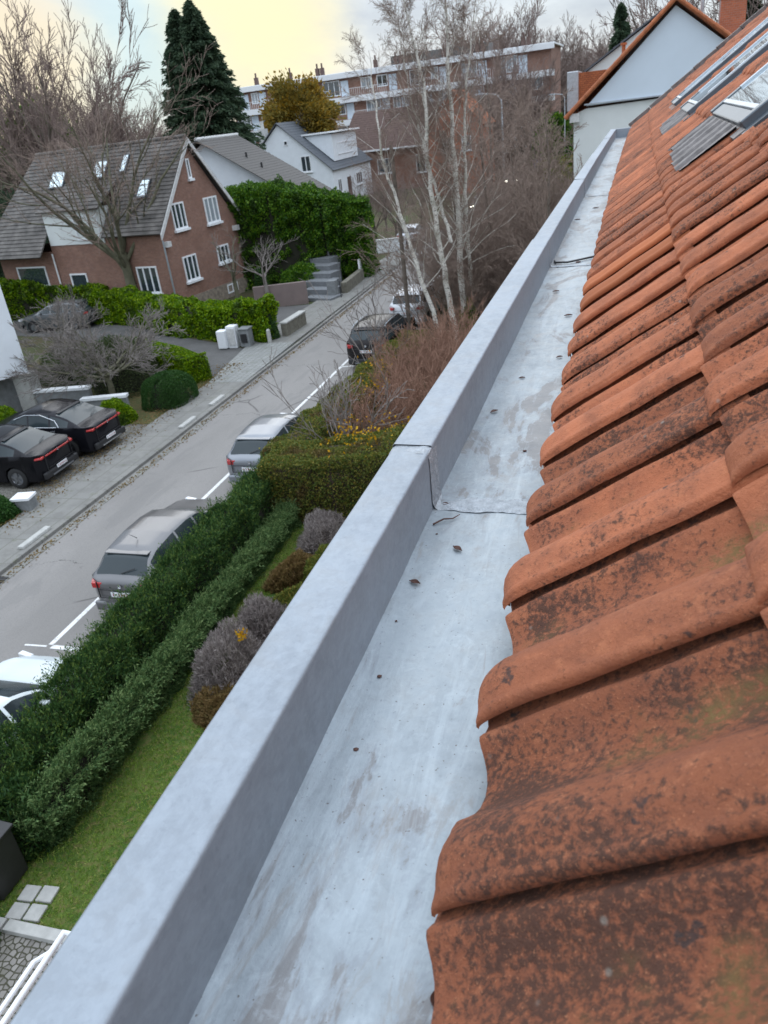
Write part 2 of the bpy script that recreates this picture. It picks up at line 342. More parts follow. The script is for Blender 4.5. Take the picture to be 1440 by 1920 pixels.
MT['concrete'] = paver('pavement_slabs', (.215, .21, .195), (.20, .197, .185), (.145, .145, .12), 1.0, .0, .018, 1.2, .62)
MT['paver'] = paver('grey_pavers', (.27, .275, .265), (.23, .235, .225), (.12, .12, .105), 2.0, .5, .025, .5, .5)
def cobbles():
    mt, t, b, c = base_mat('old_cobbles'); P = c.outputs['Object']
    e = nd(t, 'ShaderNodeTexVoronoi', feature='DISTANCE_TO_EDGE', i_Scale=12.0); v = nd(t, 'ShaderNodeTexVoronoi', i_Scale=12.0)
    for q in (e, v): q.inputs['Randomness'].default_value = .6; t.links.new(P, q.inputs['Vector'])
    sc_ = nd(t, 'ShaderNodeSeparateColor'); t.links.new(v.outputs['Color'], sc_.inputs[0])
    co = mixc(t, sc_.outputs[0], (.16, .15, .135), (.26, .245, .225)); co = mixc(t, mrange(t, noise(t, P, 1.1, 4), .5, .65, 0, .5), co, (.13, .125, .09))
    m_ = mrange(t, e.outputs['Distance'], .04, .13); co = mixc(t, m_, (.055, .055, .03), co)
    t.links.new(co, b.inputs['Base Color']); b.inputs['Roughness'].default_value = .85; bump(t, b, m_, .8, .02); return mt
MT['cobble'] = cobbles()
MT['concrete_lt'] = simple('light_concrete', (.40, .40, .38), .85, 0, .2, 6, .2, 30)
MT['concrete_gr'] = simple('grey_stone_panel', (.20, .21, .215), .8, 0, .3, 5, .2, 20)
MT['step'] = simple('blue_stone', (.17, .18, .19), .7, 0, .2, 5)
def markpaint():
    mt, t, b, c = base_mat('road_paint'); P = c.outputs['Object']
    co = mixc(t, mrange(t, noise(t, P, 7, 7, .8), .54, .62, 0, .75), (.68, .68, .67), (.24, .23, .22)); t.links.new(co, b.inputs['Base Color']); b.inputs['Roughness'].default_value = .75; return mt
MT['mark'] = markpaint()
MT['bark'] = simple('bark', (.13, .105, .085), .9, 0, .4, 5, .6, 25)
MT['bark_gr'] = simple('mossy_bark', (.115, .11, .07), .9, 0, .5, 3, .6, 25)
MT['twig'] = simple('twig_brown', (.25, .185, .15), .9, 0, .25, 2)
MT['twig_gr'] = simple('twig_grey', (.21, .185, .17), .9, 0, .25, 2)
MT['twig_far'] = simple('far_twig', (.21, .155, .135), .95, 0, .2, .5)
MT['twig_red'] = simple('red_brown_twig', (.29, .165, .115), .9, 0, .3, 5)
def birchbark():
    mt, t, b, c = base_mat('birch_bark'); P = c.outputs['Object']
    co = mixc(t, mrange(t, noise(t, P, 9, 5, .7, 0, (1, 1, 3.2)), .54, .62), (.68, .65, .59), (.07, .06, .05))
    co = mixc(t, mrange(t, noise(t, P, 1.3, 4), .5, .7, 0, .6), co, (.25, .25, .17))
    t.links.new(co, b.inputs['Base Color']); b.inputs['Roughness'].default_value = .85; return mt
MT['birch'] = birchbark()
MT['core'] = simple('dark_core', (.020, .020, .012), 1, 0, .3, 3)
MT['core_br'] = simple('brown_core', (.055, .040, .028), 1, 0, .3, 3)
MT['lf_dark'] = leafmat('dark_conifer_leaf', [(.012, .036, .014), (.028, .066, .022), (.055, .11, .032), (.13, .18, .045)])
MT['lf_juniper'] = leafmat('juniper_leaf', [(.030, .070, .030), (.065, .125, .048), (.12, .19, .075), (.21, .28, .12)])
MT['lf_laurel'] = leafmat('laurel_leaf', [(.025, .070, .010), (.080, .160, .014), (.18, .28, .022), (.34, .42, .05)], .45, patch=(.045, .085, .015))
MT['lf_tall'] = leafmat('tall_laurel_leaf', [(.014, .050, .010), (.040, .105, .014), (.10, .19, .024), (.20, .30, .045)], .45, patch=(.030, .065, .016))
MT['lf_box'] = leafmat('box_leaf', [(.016, .050, .014), (.035, .085, .022), (.070, .14, .040)], .55)
MT['lf_mix'] = leafmat('mixed_hedge_leaf', [(.050, .080, .020), (.095, .13, .032), (.17, .17, .045), (.28, .20, .055)], patch=(.12, .075, .03), pscale=1.6)
MT['lf_shrub'] = leafmat('greygreen_shrub', [(.030, .050, .022), (.055, .075, .03), (.09, .105, .05)])
MT['lf_lav'] = leafmat('lavender_grey', [(.15, .13, .12), (.24, .21, .20), (.36, .33, .31)])
MT['lf_tan'] = leafmat('tan_dry_leaf', [(.13, .085, .04), (.19, .13, .06), (.11, .10, .035)])
MT['lf_spruce'] = leafmat('spruce_needles', [(.022, .040, .024), (.045, .072, .042), (.080, .112, .062)])
MT['lf_yellow'] = leafmat('autumn_leaf', [(.15, .095, .02), (.25, .155, .03), (.13, .115, .035), (.33, .22, .06)])
MT['lf_grass'] = leafmat('grass_blade', [(.065, .13, .022), (.13, .22, .038), (.22, .29, .065), (.34, .31, .13)])
MT['deadleaf'] = simple('dead_leaf', (.075, .028, .018), .6, 0, .5, 60)
MT['lf_orange'] = leafmat('orange_leaf', [(.40, .20, .03), (.50, .33, .05)])

# ------------------------------------------------------------------ foliage generators
def leaves(P, dirs, length, width, jit=.7, r=rng):
    """rhombic leaf faces at P (n,3), pointing along dirs + jitter"""
    n = len(P); d = dirs + r.normal(0, jit, (n, 3)); d /= np.linalg.norm(d, axis=1)[:, None] + 1e-9
    s = np.cross(d, r.normal(0, 1, (n, 3))); s /= np.linalg.norm(s, axis=1)[:, None] + 1e-9
    l = length*r.uniform(.6, 1.3, n)[:, None]; w = width*r.uniform(.6, 1.3, n)[:, None]
    V = np.stack([P - d*l*.5, P + s*w*.5, P + d*l*.5, P - s*w*.5], 1).reshape(-1, 3)
    return V, np.arange(4*n).reshape(n, 4), r.beta(2, 2.2, n)
def vnoise(P, f, seed=0):
    r = np.random.default_rng(seed); o = np.zeros(len(P))
    for k in range(5):
        a = r.normal(0, 1, 3)*f*(1.6**k)*.6; o += np.sin(P@a + r.uniform(0, 6.28))/(1.35**k)
    return o/2.6
def hedge(name, path, w, h, n, mat, *a_, spikes=0, **k_):
    return hedge_(name, path, w, h, n, mat, *a_, spikes=spikes, **k_)
def hedge_(name, path, w, h, n, mat, ll=.07, lw=.045, dirb=(0, 0, .3), rough=.08, parent=None, core='core', seed=1, zb=0., rnd=.25, jit=.7, gaps=None, out=.6, taper=1.0, spikes=0):
    """a clipped hedge along path; h may be a list of heights per path point"""
    r = np.random.default_rng(seed); path = np.array(path, float); hs = np.array(h if hasattr(h, '__len__') else [h]*len(path), float)
    ws = np.array(w if hasattr(w, '__len__') else [w]*len(path), float)
    seg = np.linalg.norm(np.diff(path, axis=0), axis=1); S = np.concatenate([[0], np.cumsum(seg)]); Lt = S[-1]
    ends = .5
    s = r.uniform(-ends*ws[0]*.0, Lt, n)
    def at(s):
        x = np.interp(s, S, path[:, 0]); y = np.interp(s, S, path[:, 1]); hh = np.interp(s, S, hs); ww = np.interp(s, S, ws)
        i = np.clip(np.searchsorted(S, s, side='right')-1, 0, len(seg)-1); t = (path[i+1]-path[i])/seg[i][:, None]
        return x, y, hh, ww, t
    x, y, hh, ww, t = at(s); nx, ny = t[:, 1], -t[:, 0]
    # perimeter param q in [-1,1]: sides + top of rounded box (superellipse)
    per = 2*hh + ww; q = r.uniform(0, 1, n)*per
    a = np.where(q < hh, -ww/2, np.where(q < hh+ww, q-hh-ww/2, ww/2)); b = np.where(q < hh, q, np.where(q < hh+ww, hh, per-q))
    # round corners
    cr_ = np.minimum(rnd, ww*.45); ex = np.abs(a) - (ww/2-cr_); ez = b - (hh-cr_); mk = (ex > 0) & (ez > 0)
    rr = np.sqrt(ex**2+ez**2)+1e-6; sc = np.where(mk, np.minimum(1, cr_/rr), 1)
    a = np.where(mk, np.sign(a)*((ww/2-cr_)+ex*sc), a); b = np.where(mk, (hh-cr_)+ez*sc, b)
    a = a*(1-(1-taper)*(b/hh))
    # end caps: a share of the leaves goes to the two ends
    cap = r.uniform(0, 1, n) < (ww*hh*2)/(Lt*per+ww*hh*2)*1.2
    end1 = r.uniform(0, 1, n) < .5
    sN = np.where(cap, np.where(end1, 0, Lt), s); a2 = np.where(cap, r.uniform(-.5, .5, n)*ww, a); b2 = np.where(cap, r.uniform(0, 1, n)*hh, b)
    x, y, hh2, ww2, t = at(sN); nx, ny = t[:, 1], -t[:, 0]
    b2 = np.minimum(b2, hh2)
    nn = np.stack([nx*np.sign(a2)*(np.abs(a2) > ww2*.4), ny*np.sign(a2)*(np.abs(a2) > ww2*.4), (b2 > hh2*.9)*1.0], 1)
    nn[cap] = (t*np.where(end1, -1, 1)[:, None])[cap] @ np.array([[1, 0, 0], [0, 1, 0]]) 
    nn /= np.linalg.norm(nn, axis=1)[:, None]+1e-6
    P = np.stack([x+nx*a2, y+ny*a2, zb+b2], 1)
    P += nn*(vnoise(P, 2.2, seed)*rough*1.3 + vnoise(P, 6, seed+9)*rough*.6 - np.abs(r.normal(0, rough*.8, n)))[:, None]
    if gaps:
        g = vnoise(P, gaps[0], seed+5) > gaps[1]; keep = ~(g & (r.uniform(0, 1, n) < .93)); P = P[keep]; nn = nn[keep]
    D = nn*out + np.array(dirb)
    V, F, A = leaves(P, D, ll, lw, jit, r)
    if spikes:
        ix = r.integers(0, len(P), spikes); ix = ix[(b2[ix] > hh2[ix]*.55)] if not gaps else ix; k7 = 8; len1 = r.uniform(.4, 1.25, (len(ix), 1)); Q = []; E_ = []
        sd = nn[ix]*.5 + np.array(dirb) + r.normal(0, .35, (len(ix), 3)); sd /= np.linalg.norm(sd, axis=1)[:, None]
        for j in range(k7): Q.append(P[ix] + sd*(ll*.42*j)*len1 + r.normal(0, ll*.16, (len(ix), 3))); E_.append(sd)
        V2, F2, A2 = leaves(np.concatenate(Q), np.concatenate(E_), ll*.8, lw, .45, r); F = np.concatenate([F, F2+len(V)]); V = np.concatenate([V, V2]); A = np.concatenate([A, np.clip(A2+.15, 0, 1)])
    # solid dark core that blocks the view through the leaves
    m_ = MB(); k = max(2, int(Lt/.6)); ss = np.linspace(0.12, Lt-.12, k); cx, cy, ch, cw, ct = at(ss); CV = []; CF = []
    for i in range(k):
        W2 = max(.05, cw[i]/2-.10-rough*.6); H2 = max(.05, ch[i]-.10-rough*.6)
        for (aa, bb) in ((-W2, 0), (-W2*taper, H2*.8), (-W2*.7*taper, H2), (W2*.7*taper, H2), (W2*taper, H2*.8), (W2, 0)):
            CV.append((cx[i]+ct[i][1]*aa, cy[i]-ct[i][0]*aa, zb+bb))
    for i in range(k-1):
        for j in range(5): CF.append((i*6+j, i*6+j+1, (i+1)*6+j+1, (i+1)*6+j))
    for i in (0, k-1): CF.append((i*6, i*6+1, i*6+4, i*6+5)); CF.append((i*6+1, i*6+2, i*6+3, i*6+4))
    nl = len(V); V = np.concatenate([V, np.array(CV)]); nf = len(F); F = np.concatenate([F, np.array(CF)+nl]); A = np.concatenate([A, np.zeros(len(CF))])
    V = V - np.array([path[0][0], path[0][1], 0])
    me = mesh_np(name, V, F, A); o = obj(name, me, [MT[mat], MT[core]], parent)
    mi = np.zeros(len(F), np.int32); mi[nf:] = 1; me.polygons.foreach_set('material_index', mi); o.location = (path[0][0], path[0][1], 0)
    return o
def shrub(name, c, rad, n, mat, ll=.06, lw=.04, dirb=(0, 0, .3), rough=.12, core='core', seed=1, parent=None, jit=.7, shell=.75, flat=0):
    """c = centre on the ground, rad = (rx, ry, height)"""
    r = np.random.default_rng(seed); d = r.normal(0, 1, (n, 3)); d /= np.linalg.norm(d, axis=1)[:, None]; d[:, 2] = np.abs(d[:, 2])*1.0
    if flat: d[:, :2] = np.sign(d[:, :2])*np.abs(d[:, :2])**.6; d[:, 2] = d[:, 2]**.7
    rr = shell + (1-shell)*r.uniform(0, 1, n)**.5 + vnoise(d*3, 1.2, seed)*rough + vnoise(d*3, 3.4, seed+1)*rough*.5
    R3 = np.array([rad[0], rad[1], rad[2]]); P = d*rr[:, None]*R3
    V, F, A = leaves(P, d*.7+np.array(dirb), ll, lw, jit, r)
    k1, k2 = 12, 5; CV = []; CF = []  # closed dark dome inside the leaves, stops see-through
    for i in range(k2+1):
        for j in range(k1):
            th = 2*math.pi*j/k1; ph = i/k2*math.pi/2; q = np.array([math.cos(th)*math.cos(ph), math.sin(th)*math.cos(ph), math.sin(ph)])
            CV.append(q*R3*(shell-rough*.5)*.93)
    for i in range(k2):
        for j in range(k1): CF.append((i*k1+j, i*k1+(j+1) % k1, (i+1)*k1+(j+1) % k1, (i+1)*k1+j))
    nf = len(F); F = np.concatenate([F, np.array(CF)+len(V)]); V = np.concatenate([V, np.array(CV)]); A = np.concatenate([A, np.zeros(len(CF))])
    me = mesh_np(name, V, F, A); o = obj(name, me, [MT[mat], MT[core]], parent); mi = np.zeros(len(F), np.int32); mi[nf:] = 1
    me.polygons.foreach_set('material_index', mi); o.location = c
    return o
# branching skeletons -> prisms
def grow(r, base, d0, length, rad, levels, nchild=(4, 6), ratio=.6, ang=.7, up=.15, wob=.12, segs=5, first=.3, droop=0., rr=.55, tipr=.25):
    out = []
    st = [(np.array(base, float), np.array(d0, float)/np.linalg.norm(d0), length, rad, 0)]
    while st:
        p, d, ln, ra, lv = st.pop()
        ns = max(2, segs-lv); pts = [p]; ds = [d]
        for i in range(ns):
            d = d + r.normal(0, wob, 3) + np.array([0, 0, up if lv < levels-1 else up*.5]) - np.array([0, 0, droop*lv]); d /= np.linalg.norm(d)
            p = p + d*ln/ns; pts.append(p); ds.append(d)
        for i in range(ns):
            a = ra*(1-(1-tipr)*i/ns); b = ra*(1-(1-tipr)*(i+1)/ns); out.append((*pts[i], *pts[i+1], a, b, lv))
        if lv < levels:
            nc = r.integers(nchild[0], nchild[1]+1)
            for c in range(nc):
                f = first + (1-first)*(c+r.uniform(0, 1))/nc if lv == 0 else .15+.85*(c+r.uniform(0, 1))/nc
                i = min(ns-1, int(f*ns)); q = pts[i] + (pts[i+1]-pts[i])*(f*ns-i)
                ax = np.cross(ds[i], r.normal(0, 1, 3)); ax /= np.linalg.norm(ax); th = ang*r.uniform(.6, 1.3)
                nd_ = ds[i]*math.cos(th) + np.cross(ax, ds[i])*math.sin(th)
                st.append((q, nd_, ln*ratio*r.uniform(.7, 1.2)*(1-.35*f), ra*(1-(1-tipr)*f)*rr, lv+1))
    return np.array(out)
def prisms(S, k=4, minr=.004):
    p, q, a, b = S[:, 0:3], S[:, 3:6], np.maximum(S[:, 6], minr), np.maximum(S[:, 7], minr*.8)
    t = q-p; t /= np.linalg.norm(t, axis=1)[:, None]+1e-9
    ref = np.where(np.abs(t[:, 2:3]) > .9, np.array([[1., 0, 0]]), np.array([[0, 0, 1.]])); u = np.cross(t, ref); u /= np.linalg.norm(u, axis=1)[:, None]; v = np.cross(t, u)
    V = []
    for (c, rr) in ((p, a), (q, b)):
        for j in range(k):
            th = 2*math.pi*j/k; V.append(c + (u*math.cos(th)+v*math.sin(th))*rr[:, None])
    V = np.stack(V, 1).reshape(-1, 3); n = len(S); base = (np.arange(n)*2*k)[:, None]
    F = np.concatenate([base + np.array([[j, (j+1) % k, k+(j+1) % k, k+j]]) for j in range(k)], 0)
    return V, F
def tree_mesh(name, S, loc, trunk_mat, twig_mat, split=1, parent=None, minr=.006):
    """root Empty > trunk (thick limbs), crown (twigs)"""
    root = empty(name, loc)
    A = S[S[:, 8] <= split]; B = S[S[:, 8] > split]
    V, F = prisms(A, 7, minr); obj('trunk', mesh_np('trunk', V, F, smooth=True), MT[trunk_mat], root)
    if len(B): V, F = prisms(B, 3, minr); obj('crown', mesh_np('crown', V, F), MT[twig_mat], root)
    return root
def copy_tree(o, parent=None):
    c = o.copy(); COL.objects.link(c)
    if parent: c.parent = parent
    for ch in o.children: copy_tree(ch, c)
    return c

# ================================================================== SETTING: ground, road, pavements
def sheet(name, poly, z, mt):
    b = MB(); b.add([(x, y, z) for x, y in poly], [list(range(len(poly)))]); o = b.build(name, MT[mt]); o['kind'] = 'structure'; return o
sheet('ground', [(-900, -60), (900, -60), (900, 1500), (-900, 1500)], 0, 'earth')
sheet('lawn', [(-8.2, -3), (-.36, -3), (-.36, 21), (-8.2, 21)], .006, 'lawn')
sheet('road', [(-14.62, -20), (-9.25, -20), (-9.25, 42), (-9.6, 60), (-9.6, 240), (-15.2, 240), (-15.2, 60), (-14.9, 44)], .008, 'asphalt')
sheet('crossroad', [(-9.6, 84), (60, 88), (60, 94), (-9.6, 92)], .006, 'asphalt')
b = MB(); b.prism([(-16.45, -20, 0), (-14.75, -20, 0), (-14.75, 27.4, 0), (-16.45, 27.4, 0)], (0, 0, .09)); b.prism([(-17.3, 33.2, 0), (-14.95, 33.2, 0), (-15.0, 60, 0), (-16.6, 60, 0)], (0, 0, .09))
o = b.build('pavement', MT['concrete']); o['kind'] = 'structure'
b = MB(); b.prism([(-16.45, 27.4, 0), (-14.78, 27.4, 0), (-14.95, 33.2, 0), (-17.3, 33.2, 0)], (0, 0, .094)); o = b.build('pavement_crossing', MT['paver']); o['kind'] = 'structure'
sheet('driveway', [(-16.45, 27.5), (-17.2, 33.1), (-22.6, 35.4), (-27.3, 38.3), (-40, 42), (-40, 38.4), (-30, 36.2), (-25.5, 33.6), (-21, 31.2), (-17.6, 28.6)], .02, 'drive')
sheet('parking_apron', [(-23.5, 15.4), (-16.45, 15.4), (-16.45, 22.9), (-23.5, 22.9)], .02, 'cobble')
sheet('front_bed', [(-22, 22.9), (-16.45, 22.9), (-16.45, 28.4), (-22, 29.2)], .03, 'leafy')
sheet('forecourt', [(-19.5, 33.6), (-16.9, 33.6), (-16.6, 41.5), (-19.5, 41.0)], .03, 'drive')
sheet('leaf_strip', [(-17.2, 32.6), (-22.6, 35.6), (-27.5, 38.6), (-27.5, 39.8), (-16.4, 34.4)], .035, 'leafy')
sheet('house_terrace', [(-8.6, -2), (-.36, -2), (-.36, 4.6), (-8.6, 4.75)], .014, 'cobble')
b = MB()
for i in range(9): b.box((-8.1+i*.9, 4.72+i*.012, .04), (.86, .16, .1), .01)
o = b.build('terrace_edging', MT['concrete_lt'], bevel=.01); o['kind'] = 'structure'
# kerb: low worn stones, flush gutter strip
b = MB()
y = -12.0
while y < 59:
    l = random.Random(int(y*7)).uniform(.9, 1.0); b.box((-14.68 - max(0, y-33)*.010, y+l/2, .05), (.13, l-.015, .11)); y += l
o = b.build('kerb', MT['concrete'], bevel=.012); o['kind'] = 'structure'
b = MB(); b.box((-14.42, 5, .012), (.32, 40, .006)); o = b.build('gutter_strip', MT['concrete']); o['kind'] = 'structure'
# parking bay markings: thin paint on the road
b = MB(); zz = .0125
def line(b, p, q, w=.12):
    p = Vector((*p, zz)); q = Vector((*q, zz)); s = (q-p).cross(Vector((0, 0, 1))).normalized()*w/2; b.add([p-s, q-s, q+s, p+s], [(0, 1, 2, 3)])
line(b, (-11.3, 10.42), (-11.3, 29.4)); line(b, (-11.24, 10.36), (-9.3, 10.36)); line(b, (-11.25, 29.35), (-9.3, 29.75)); line(b, (-11.3, 29.5), (-11.3, 32)); line(b, (-11.3, -6), (-11.3, 8.6)); line(b, (-11.9, 10.34), (-11.36, 10.36), .05)
line(b, (-11.2, 46.1), (-9.5, 45.7)); line(b, (-11.2, 46.1), (-10.9, 49))
o = b.build('parking_lines', MT['mark']); o['kind'] = 'structure'
b = MB(); b.box((-14.45, 12.3, .016), (.28, .9, .008))
for i in range(9): b.box((-14.45, 11.92+i*.095, .024), (.26, .03, .012))
o = b.build('drain_grate', MT['blackpl']); tag(o, 'dark iron gully grate set in the gutter by the left kerb', 'drain')
for i, (yy, ll) in enumerate(((13.9, 1.15), (22.3, 1.05), (24.6, 1.05))):
    b = MB(); b.prism([(-15.0, yy, .085), (-14.78, yy, .085), (-14.80, yy, .17), (-14.98, yy, .17)], (0, ll, 0)); o = b.build('kerb_block', MT['concrete_lt'], bevel=.02)
    tag(o, ['raised pale kerb block just beyond the iron drain grate', 'raised pale kerb block beside the bumper of the second black car', 'raised pale kerb block nearest the clipped box bush'][i], 'kerb block', 'raised kerb blocks on the left pavement')

# ================================================================== OWN BUILDING (gutter, tiled roof, skylights)
TH = math.radians(36.5); UC, US = math.cos(TH), math.sin(TH); NZ = np.array([-US, 0, UC]); UU = np.array([UC, 0, US]); P0 = np.array([-.144, 0, 8.37])
SKEW = -.045
def bend(y): return .0005*np.maximum(y, 0)**2
def on_roof(u, y, h):
    u, y, h = np.broadcast_arrays(u, y, h); y2 = y + SKEW*u
    return np.stack([P0[0] + u*UC - h*US + bend(y2), y2, P0[2] + u*US + h*UC], -1)
EX = .335; CW = .236
house = empty('tiled_house', (0, 6, 0)); tag(house, 'own building with weathered orange pantile roof, zinc box gutter and skylights', 'house')
HO = np.array([0, 6, 0])
PC = np.array([-.013, -.0128, -.010, -.005, .000, .008, .020, .034, .048, .062, .076, .088, .100, .114, .130, .148, .164, .178, .190, .199, .206, .211, .216, .222, .236, .250, .262])
PH = np.array([.001, .006, .0105, .0125, .0115, .0155, .0205, .0225, .0205, .0150, .0065, -.003, -.013, -.0235, -.031, -.0345, -.0335, -.029, -.0215, -.0135, -.0085, -.0075, -.0100, -.0140, -.0165, -.011, -.002])
UT = np.array([0, .003, .008, .016, .028, .045, .08, .14, .21, .28, .33, .385])
def tile(y0, u0, r, dh=0.0, T=None, lift=.017):
    nc, nu = len(PC), len(UT); U = UT[:, None]; C = PC[None, :]
    roll = np.clip((PH+.004)/.02, 0, 1)[None, :]; ro = np.clip((.045-U)/.045, 0, 1)
    edge = 1-np.sqrt(np.clip(1-ro**2, 0, 1))
    h = PH[None, :]*(1-.25*ro*roll) - edge*(.004+.016*roll) + lift*(1-U/EX) + dh + .0012*np.sin(U*40+y0*7)
    c = C + (0.02*ro**2*0)
    tilt = r.normal(0, .0012)
    uu = u0 + U + r.normal(0, .003) + tilt*C*8; hh = h + r.normal(0, .0009) + r.normal(0, .006)*(C-.1)
    top = on_roof(uu, y0+c+r.normal(0, .0012), hh); bot = on_roof(uu+.0*U, y0+c*.995, hh-np.where(C < .006, .004, .012))
    V = np.concatenate([top.reshape(-1, 3), bot.reshape(-1, 3)]) - HO
    i = np.arange((nu-1)*nc).reshape(nu-1, nc)[:, :-1].ravel(); n = nu*nc
    F = [np.stack([i, i+1, i+nc+1, i+nc], 1)]
    jf = np.arange(nc-1); F.append(np.stack([jf+1, jf, jf+n, jf+1+n], 1))
    js = np.arange(nu-1)*nc; F.append(np.stack([js, js+nc, js+nc+n, js+n], 1)); je = js+nc-1; F.append(np.stack([je+nc, je, je+n, je+nc+n], 1))
    F.append(np.stack([i+nc, i+nc+1, i+1, i], 1)+n)
    F = np.concatenate(F); H = np.concatenate([np.broadcast_to(PH[None, :], (nu, nc)).ravel()]*2)
    return V, F, H
def tiles_obj(name, lst, mt, parent, seed):
    r = np.random.default_rng(seed); Vs, Fs, Hs, As = [], [], [], []; n = 0
    for (y0, u0) in lst:
        V, F, H = tile(y0, u0, r); Vs.append(V); Fs.append(F+n); Hs.append(H); As.append(np.full(len(F), r.uniform(0, 1))); n += len(V)
    me = mesh_np(name, np.concatenate(Vs), np.concatenate(Fs), np.concatenate(As), smooth=True)
    a = me.attributes.new('hgt', 'FLOAT', 'POINT'); a.data.foreach_set('value', np.concatenate(Hs).astype(np.float32)); a = me.attributes.new('alongtile', 'FLOAT', 'POINT'); a.data.foreach_set('value', np.tile(np.repeat(UT, len(PC)), 2*len(lst)).astype(np.float32))
    me.set_sharp_from_angle(angle=math.radians(55)); return obj(name, me, mt, parent)
sky_rects = [(3.62, 5.12, .70, 2.05), (6.55, 7.80, .64, 2.30), (9.3, 10.4, .64, 2.30)]   # y0, y1, u0, u1
lst = []; 
for row in range(14):
    for k in range(-4, 62):
        y0 = .430 + CW*k; u0 = row*EX
        if row == 0 and k in (9, 10): continue
        ya = y0 + SKEW*u0
        if any(a-.10 < ya + CW*.5 < b2+.06 and u0+.30 > c and u0 < d for a, b2, c, d in sky_rects): continue
        lst.append((y0, u0))
tiles_obj('roof', lst, MT['clay'], house, 5)
for k in (9, 10): o = tiles_obj('replacement_tile', [(.430+CW*k, 0)], MT['clay_new'], house, 50+k); o['label'] = 'newer clean orange pantile in the lowest course'
# underlay, back slope, walls
b = MB()
q = lambda u, y, h: Vector(on_roof(u, y, h).tolist())
b.prism([q(.03, -.9, -.05), q(.03, 14.95, -.05), q(4.72, 15.1, -.05), q(4.72, -.6, -.05)], (0.02, 0, -.06)); 
rx, rz = q(4.72, 0, 0).x, q(4.72, 0, 0).z
b.prism([(rx+.1, -.9, rz-.06), (rx+.1, 15, rz-.06), (rx+4.2, 15, 8.2), (rx+4.2, -.9, 8.2)], (0, 0, -.08)); b.build('roof_deck', MT['roof_or'], house)
b = MB(); b.box((4, 6.9, 4.05), (8.6, 15.6, 8.08)); b.prism([(-.30, 14.66, 8.1), (8.2, 14.66, 8.1), (rx+.05, 14.66, rz-.2)], (0, .1, 0)); b.build('wall', MT['brick'], house)
# verge capping (far end)
b = MB(); 
for i in range(12):
    u0 = .0+i*.4; b.prism([q(u0, 14.90+.045*u0, -.02), q(u0+.39, 14.90+.045*u0, -.02), q(u0+.39, 14.90+.045*u0, .075), q(u0, 14.90+.045*u0, .085)], (0, .22, 0))
b.build('verge_capping', MT['lead'], house)
# zinc box gutter
gy = [-1.2, 0, .5, 1, 1.345]; 
def strip(b, ys, prof, mi=0, close=False):
    V = []; n = len(prof)
    for y in ys:
        for (x, z) in prof: V.append((x+float(bend(y)), y, z))
    F = [(i*n+j, i*n+j+1, (i+1)*n+j+1, (i+1)*n+j) for i in range(len(ys)-1) for j in range(n-1)]
    b.add(V, F, mi)
gut = empty('gutter', (0, 6, 0)); gut.parent = house; gut.location = (0, 0, 0)
def gbuild(b, name, mt, smooth=False, bevel=0):
    me = bpy.data.meshes.new(name); me.from_pydata([(v[0], v[1]-6, v[2]) for v in b.v], [], b.f)
    if smooth: me.polygons.foreach_set('use_smooth', [True]*len(me.polygons)); me.set_sharp_from_angle(angle=math.radians(40))
    o = obj(name, me, MT[mt], gut)
    if bevel: w = o.modifiers.new('bevel', 'BEVEL'); w.width = bevel; w.segments = 3; w.limit_method = 'ANGLE'
    return o
seams = [-1.4, 1.345, 3.74, 6.4, 9.0, 11.6, 14.0]
b = MB(); c2 = MB(); r9 = random.Random(3)
for i in range(len(seams)-1):
    y0, y1 = seams[i], seams[i+1]; ys = list(np.linspace(y0, y1-.004, 10)); dz = (.0035 if i % 2 else 0.)
    # wall: outer drip, coping, inner face, small fillet at the floor
    strip(b, ys, [(-.432-dz*.6, 8.30), (-.432-dz*.6, 8.4225+dz), (-.428-dz*.6, 8.4262+dz), (-.3625+dz*.3, 8.4240+dz), (-.3596+dz*.3, 8.4236+dz), (-.3573+dz*.3, 8.4224+dz), (-.3560+dz*.3, 8.4202+dz), (-.3557+dz*.3, 8.4170+dz), (-.3560+dz*.3, 8.312), (-.3545+dz*.3, 8.3035)])
gbuild(b, 'parapet', 'zinc', True)
ny, nx = 420, 26; ys = np.linspace(-1.4, 14.02, ny); xs = np.linspace(-.3555, .04, nx); YY, XX = np.meshgrid(ys, xs, indexing='ij')
Z = 8.300 + .0022*vnoise(np.stack([XX.ravel()*1.2, YY.ravel()*.9, 0*XX.ravel()], 1), 6, 3).reshape(YY.shape) + .0010*vnoise(np.stack([XX.ravel(), YY.ravel()*.6, 0*XX.ravel()], 1), 22, 4).reshape(YY.shape)
for s in seams[1:-1]:
    Z += .0022*np.clip((YY-s+.0)/.01, 0, 1)*np.clip(1-(YY-s)/.5, 0, 1)
Z[:, 0] += .004; Z[:, 1] += .001
V = np.stack([XX+bend(YY), YY-6, Z], -1).reshape(-1, 3); i = (np.arange((ny-1)*nx).reshape(ny-1, nx)[:, :-1]).ravel()
obj('gutter_floor', mesh_np('gutter_floor', V, np.stack([i, i+1, i+nx+1, i+nx], 1), smooth=True), MT['zinc_floor'], gut)
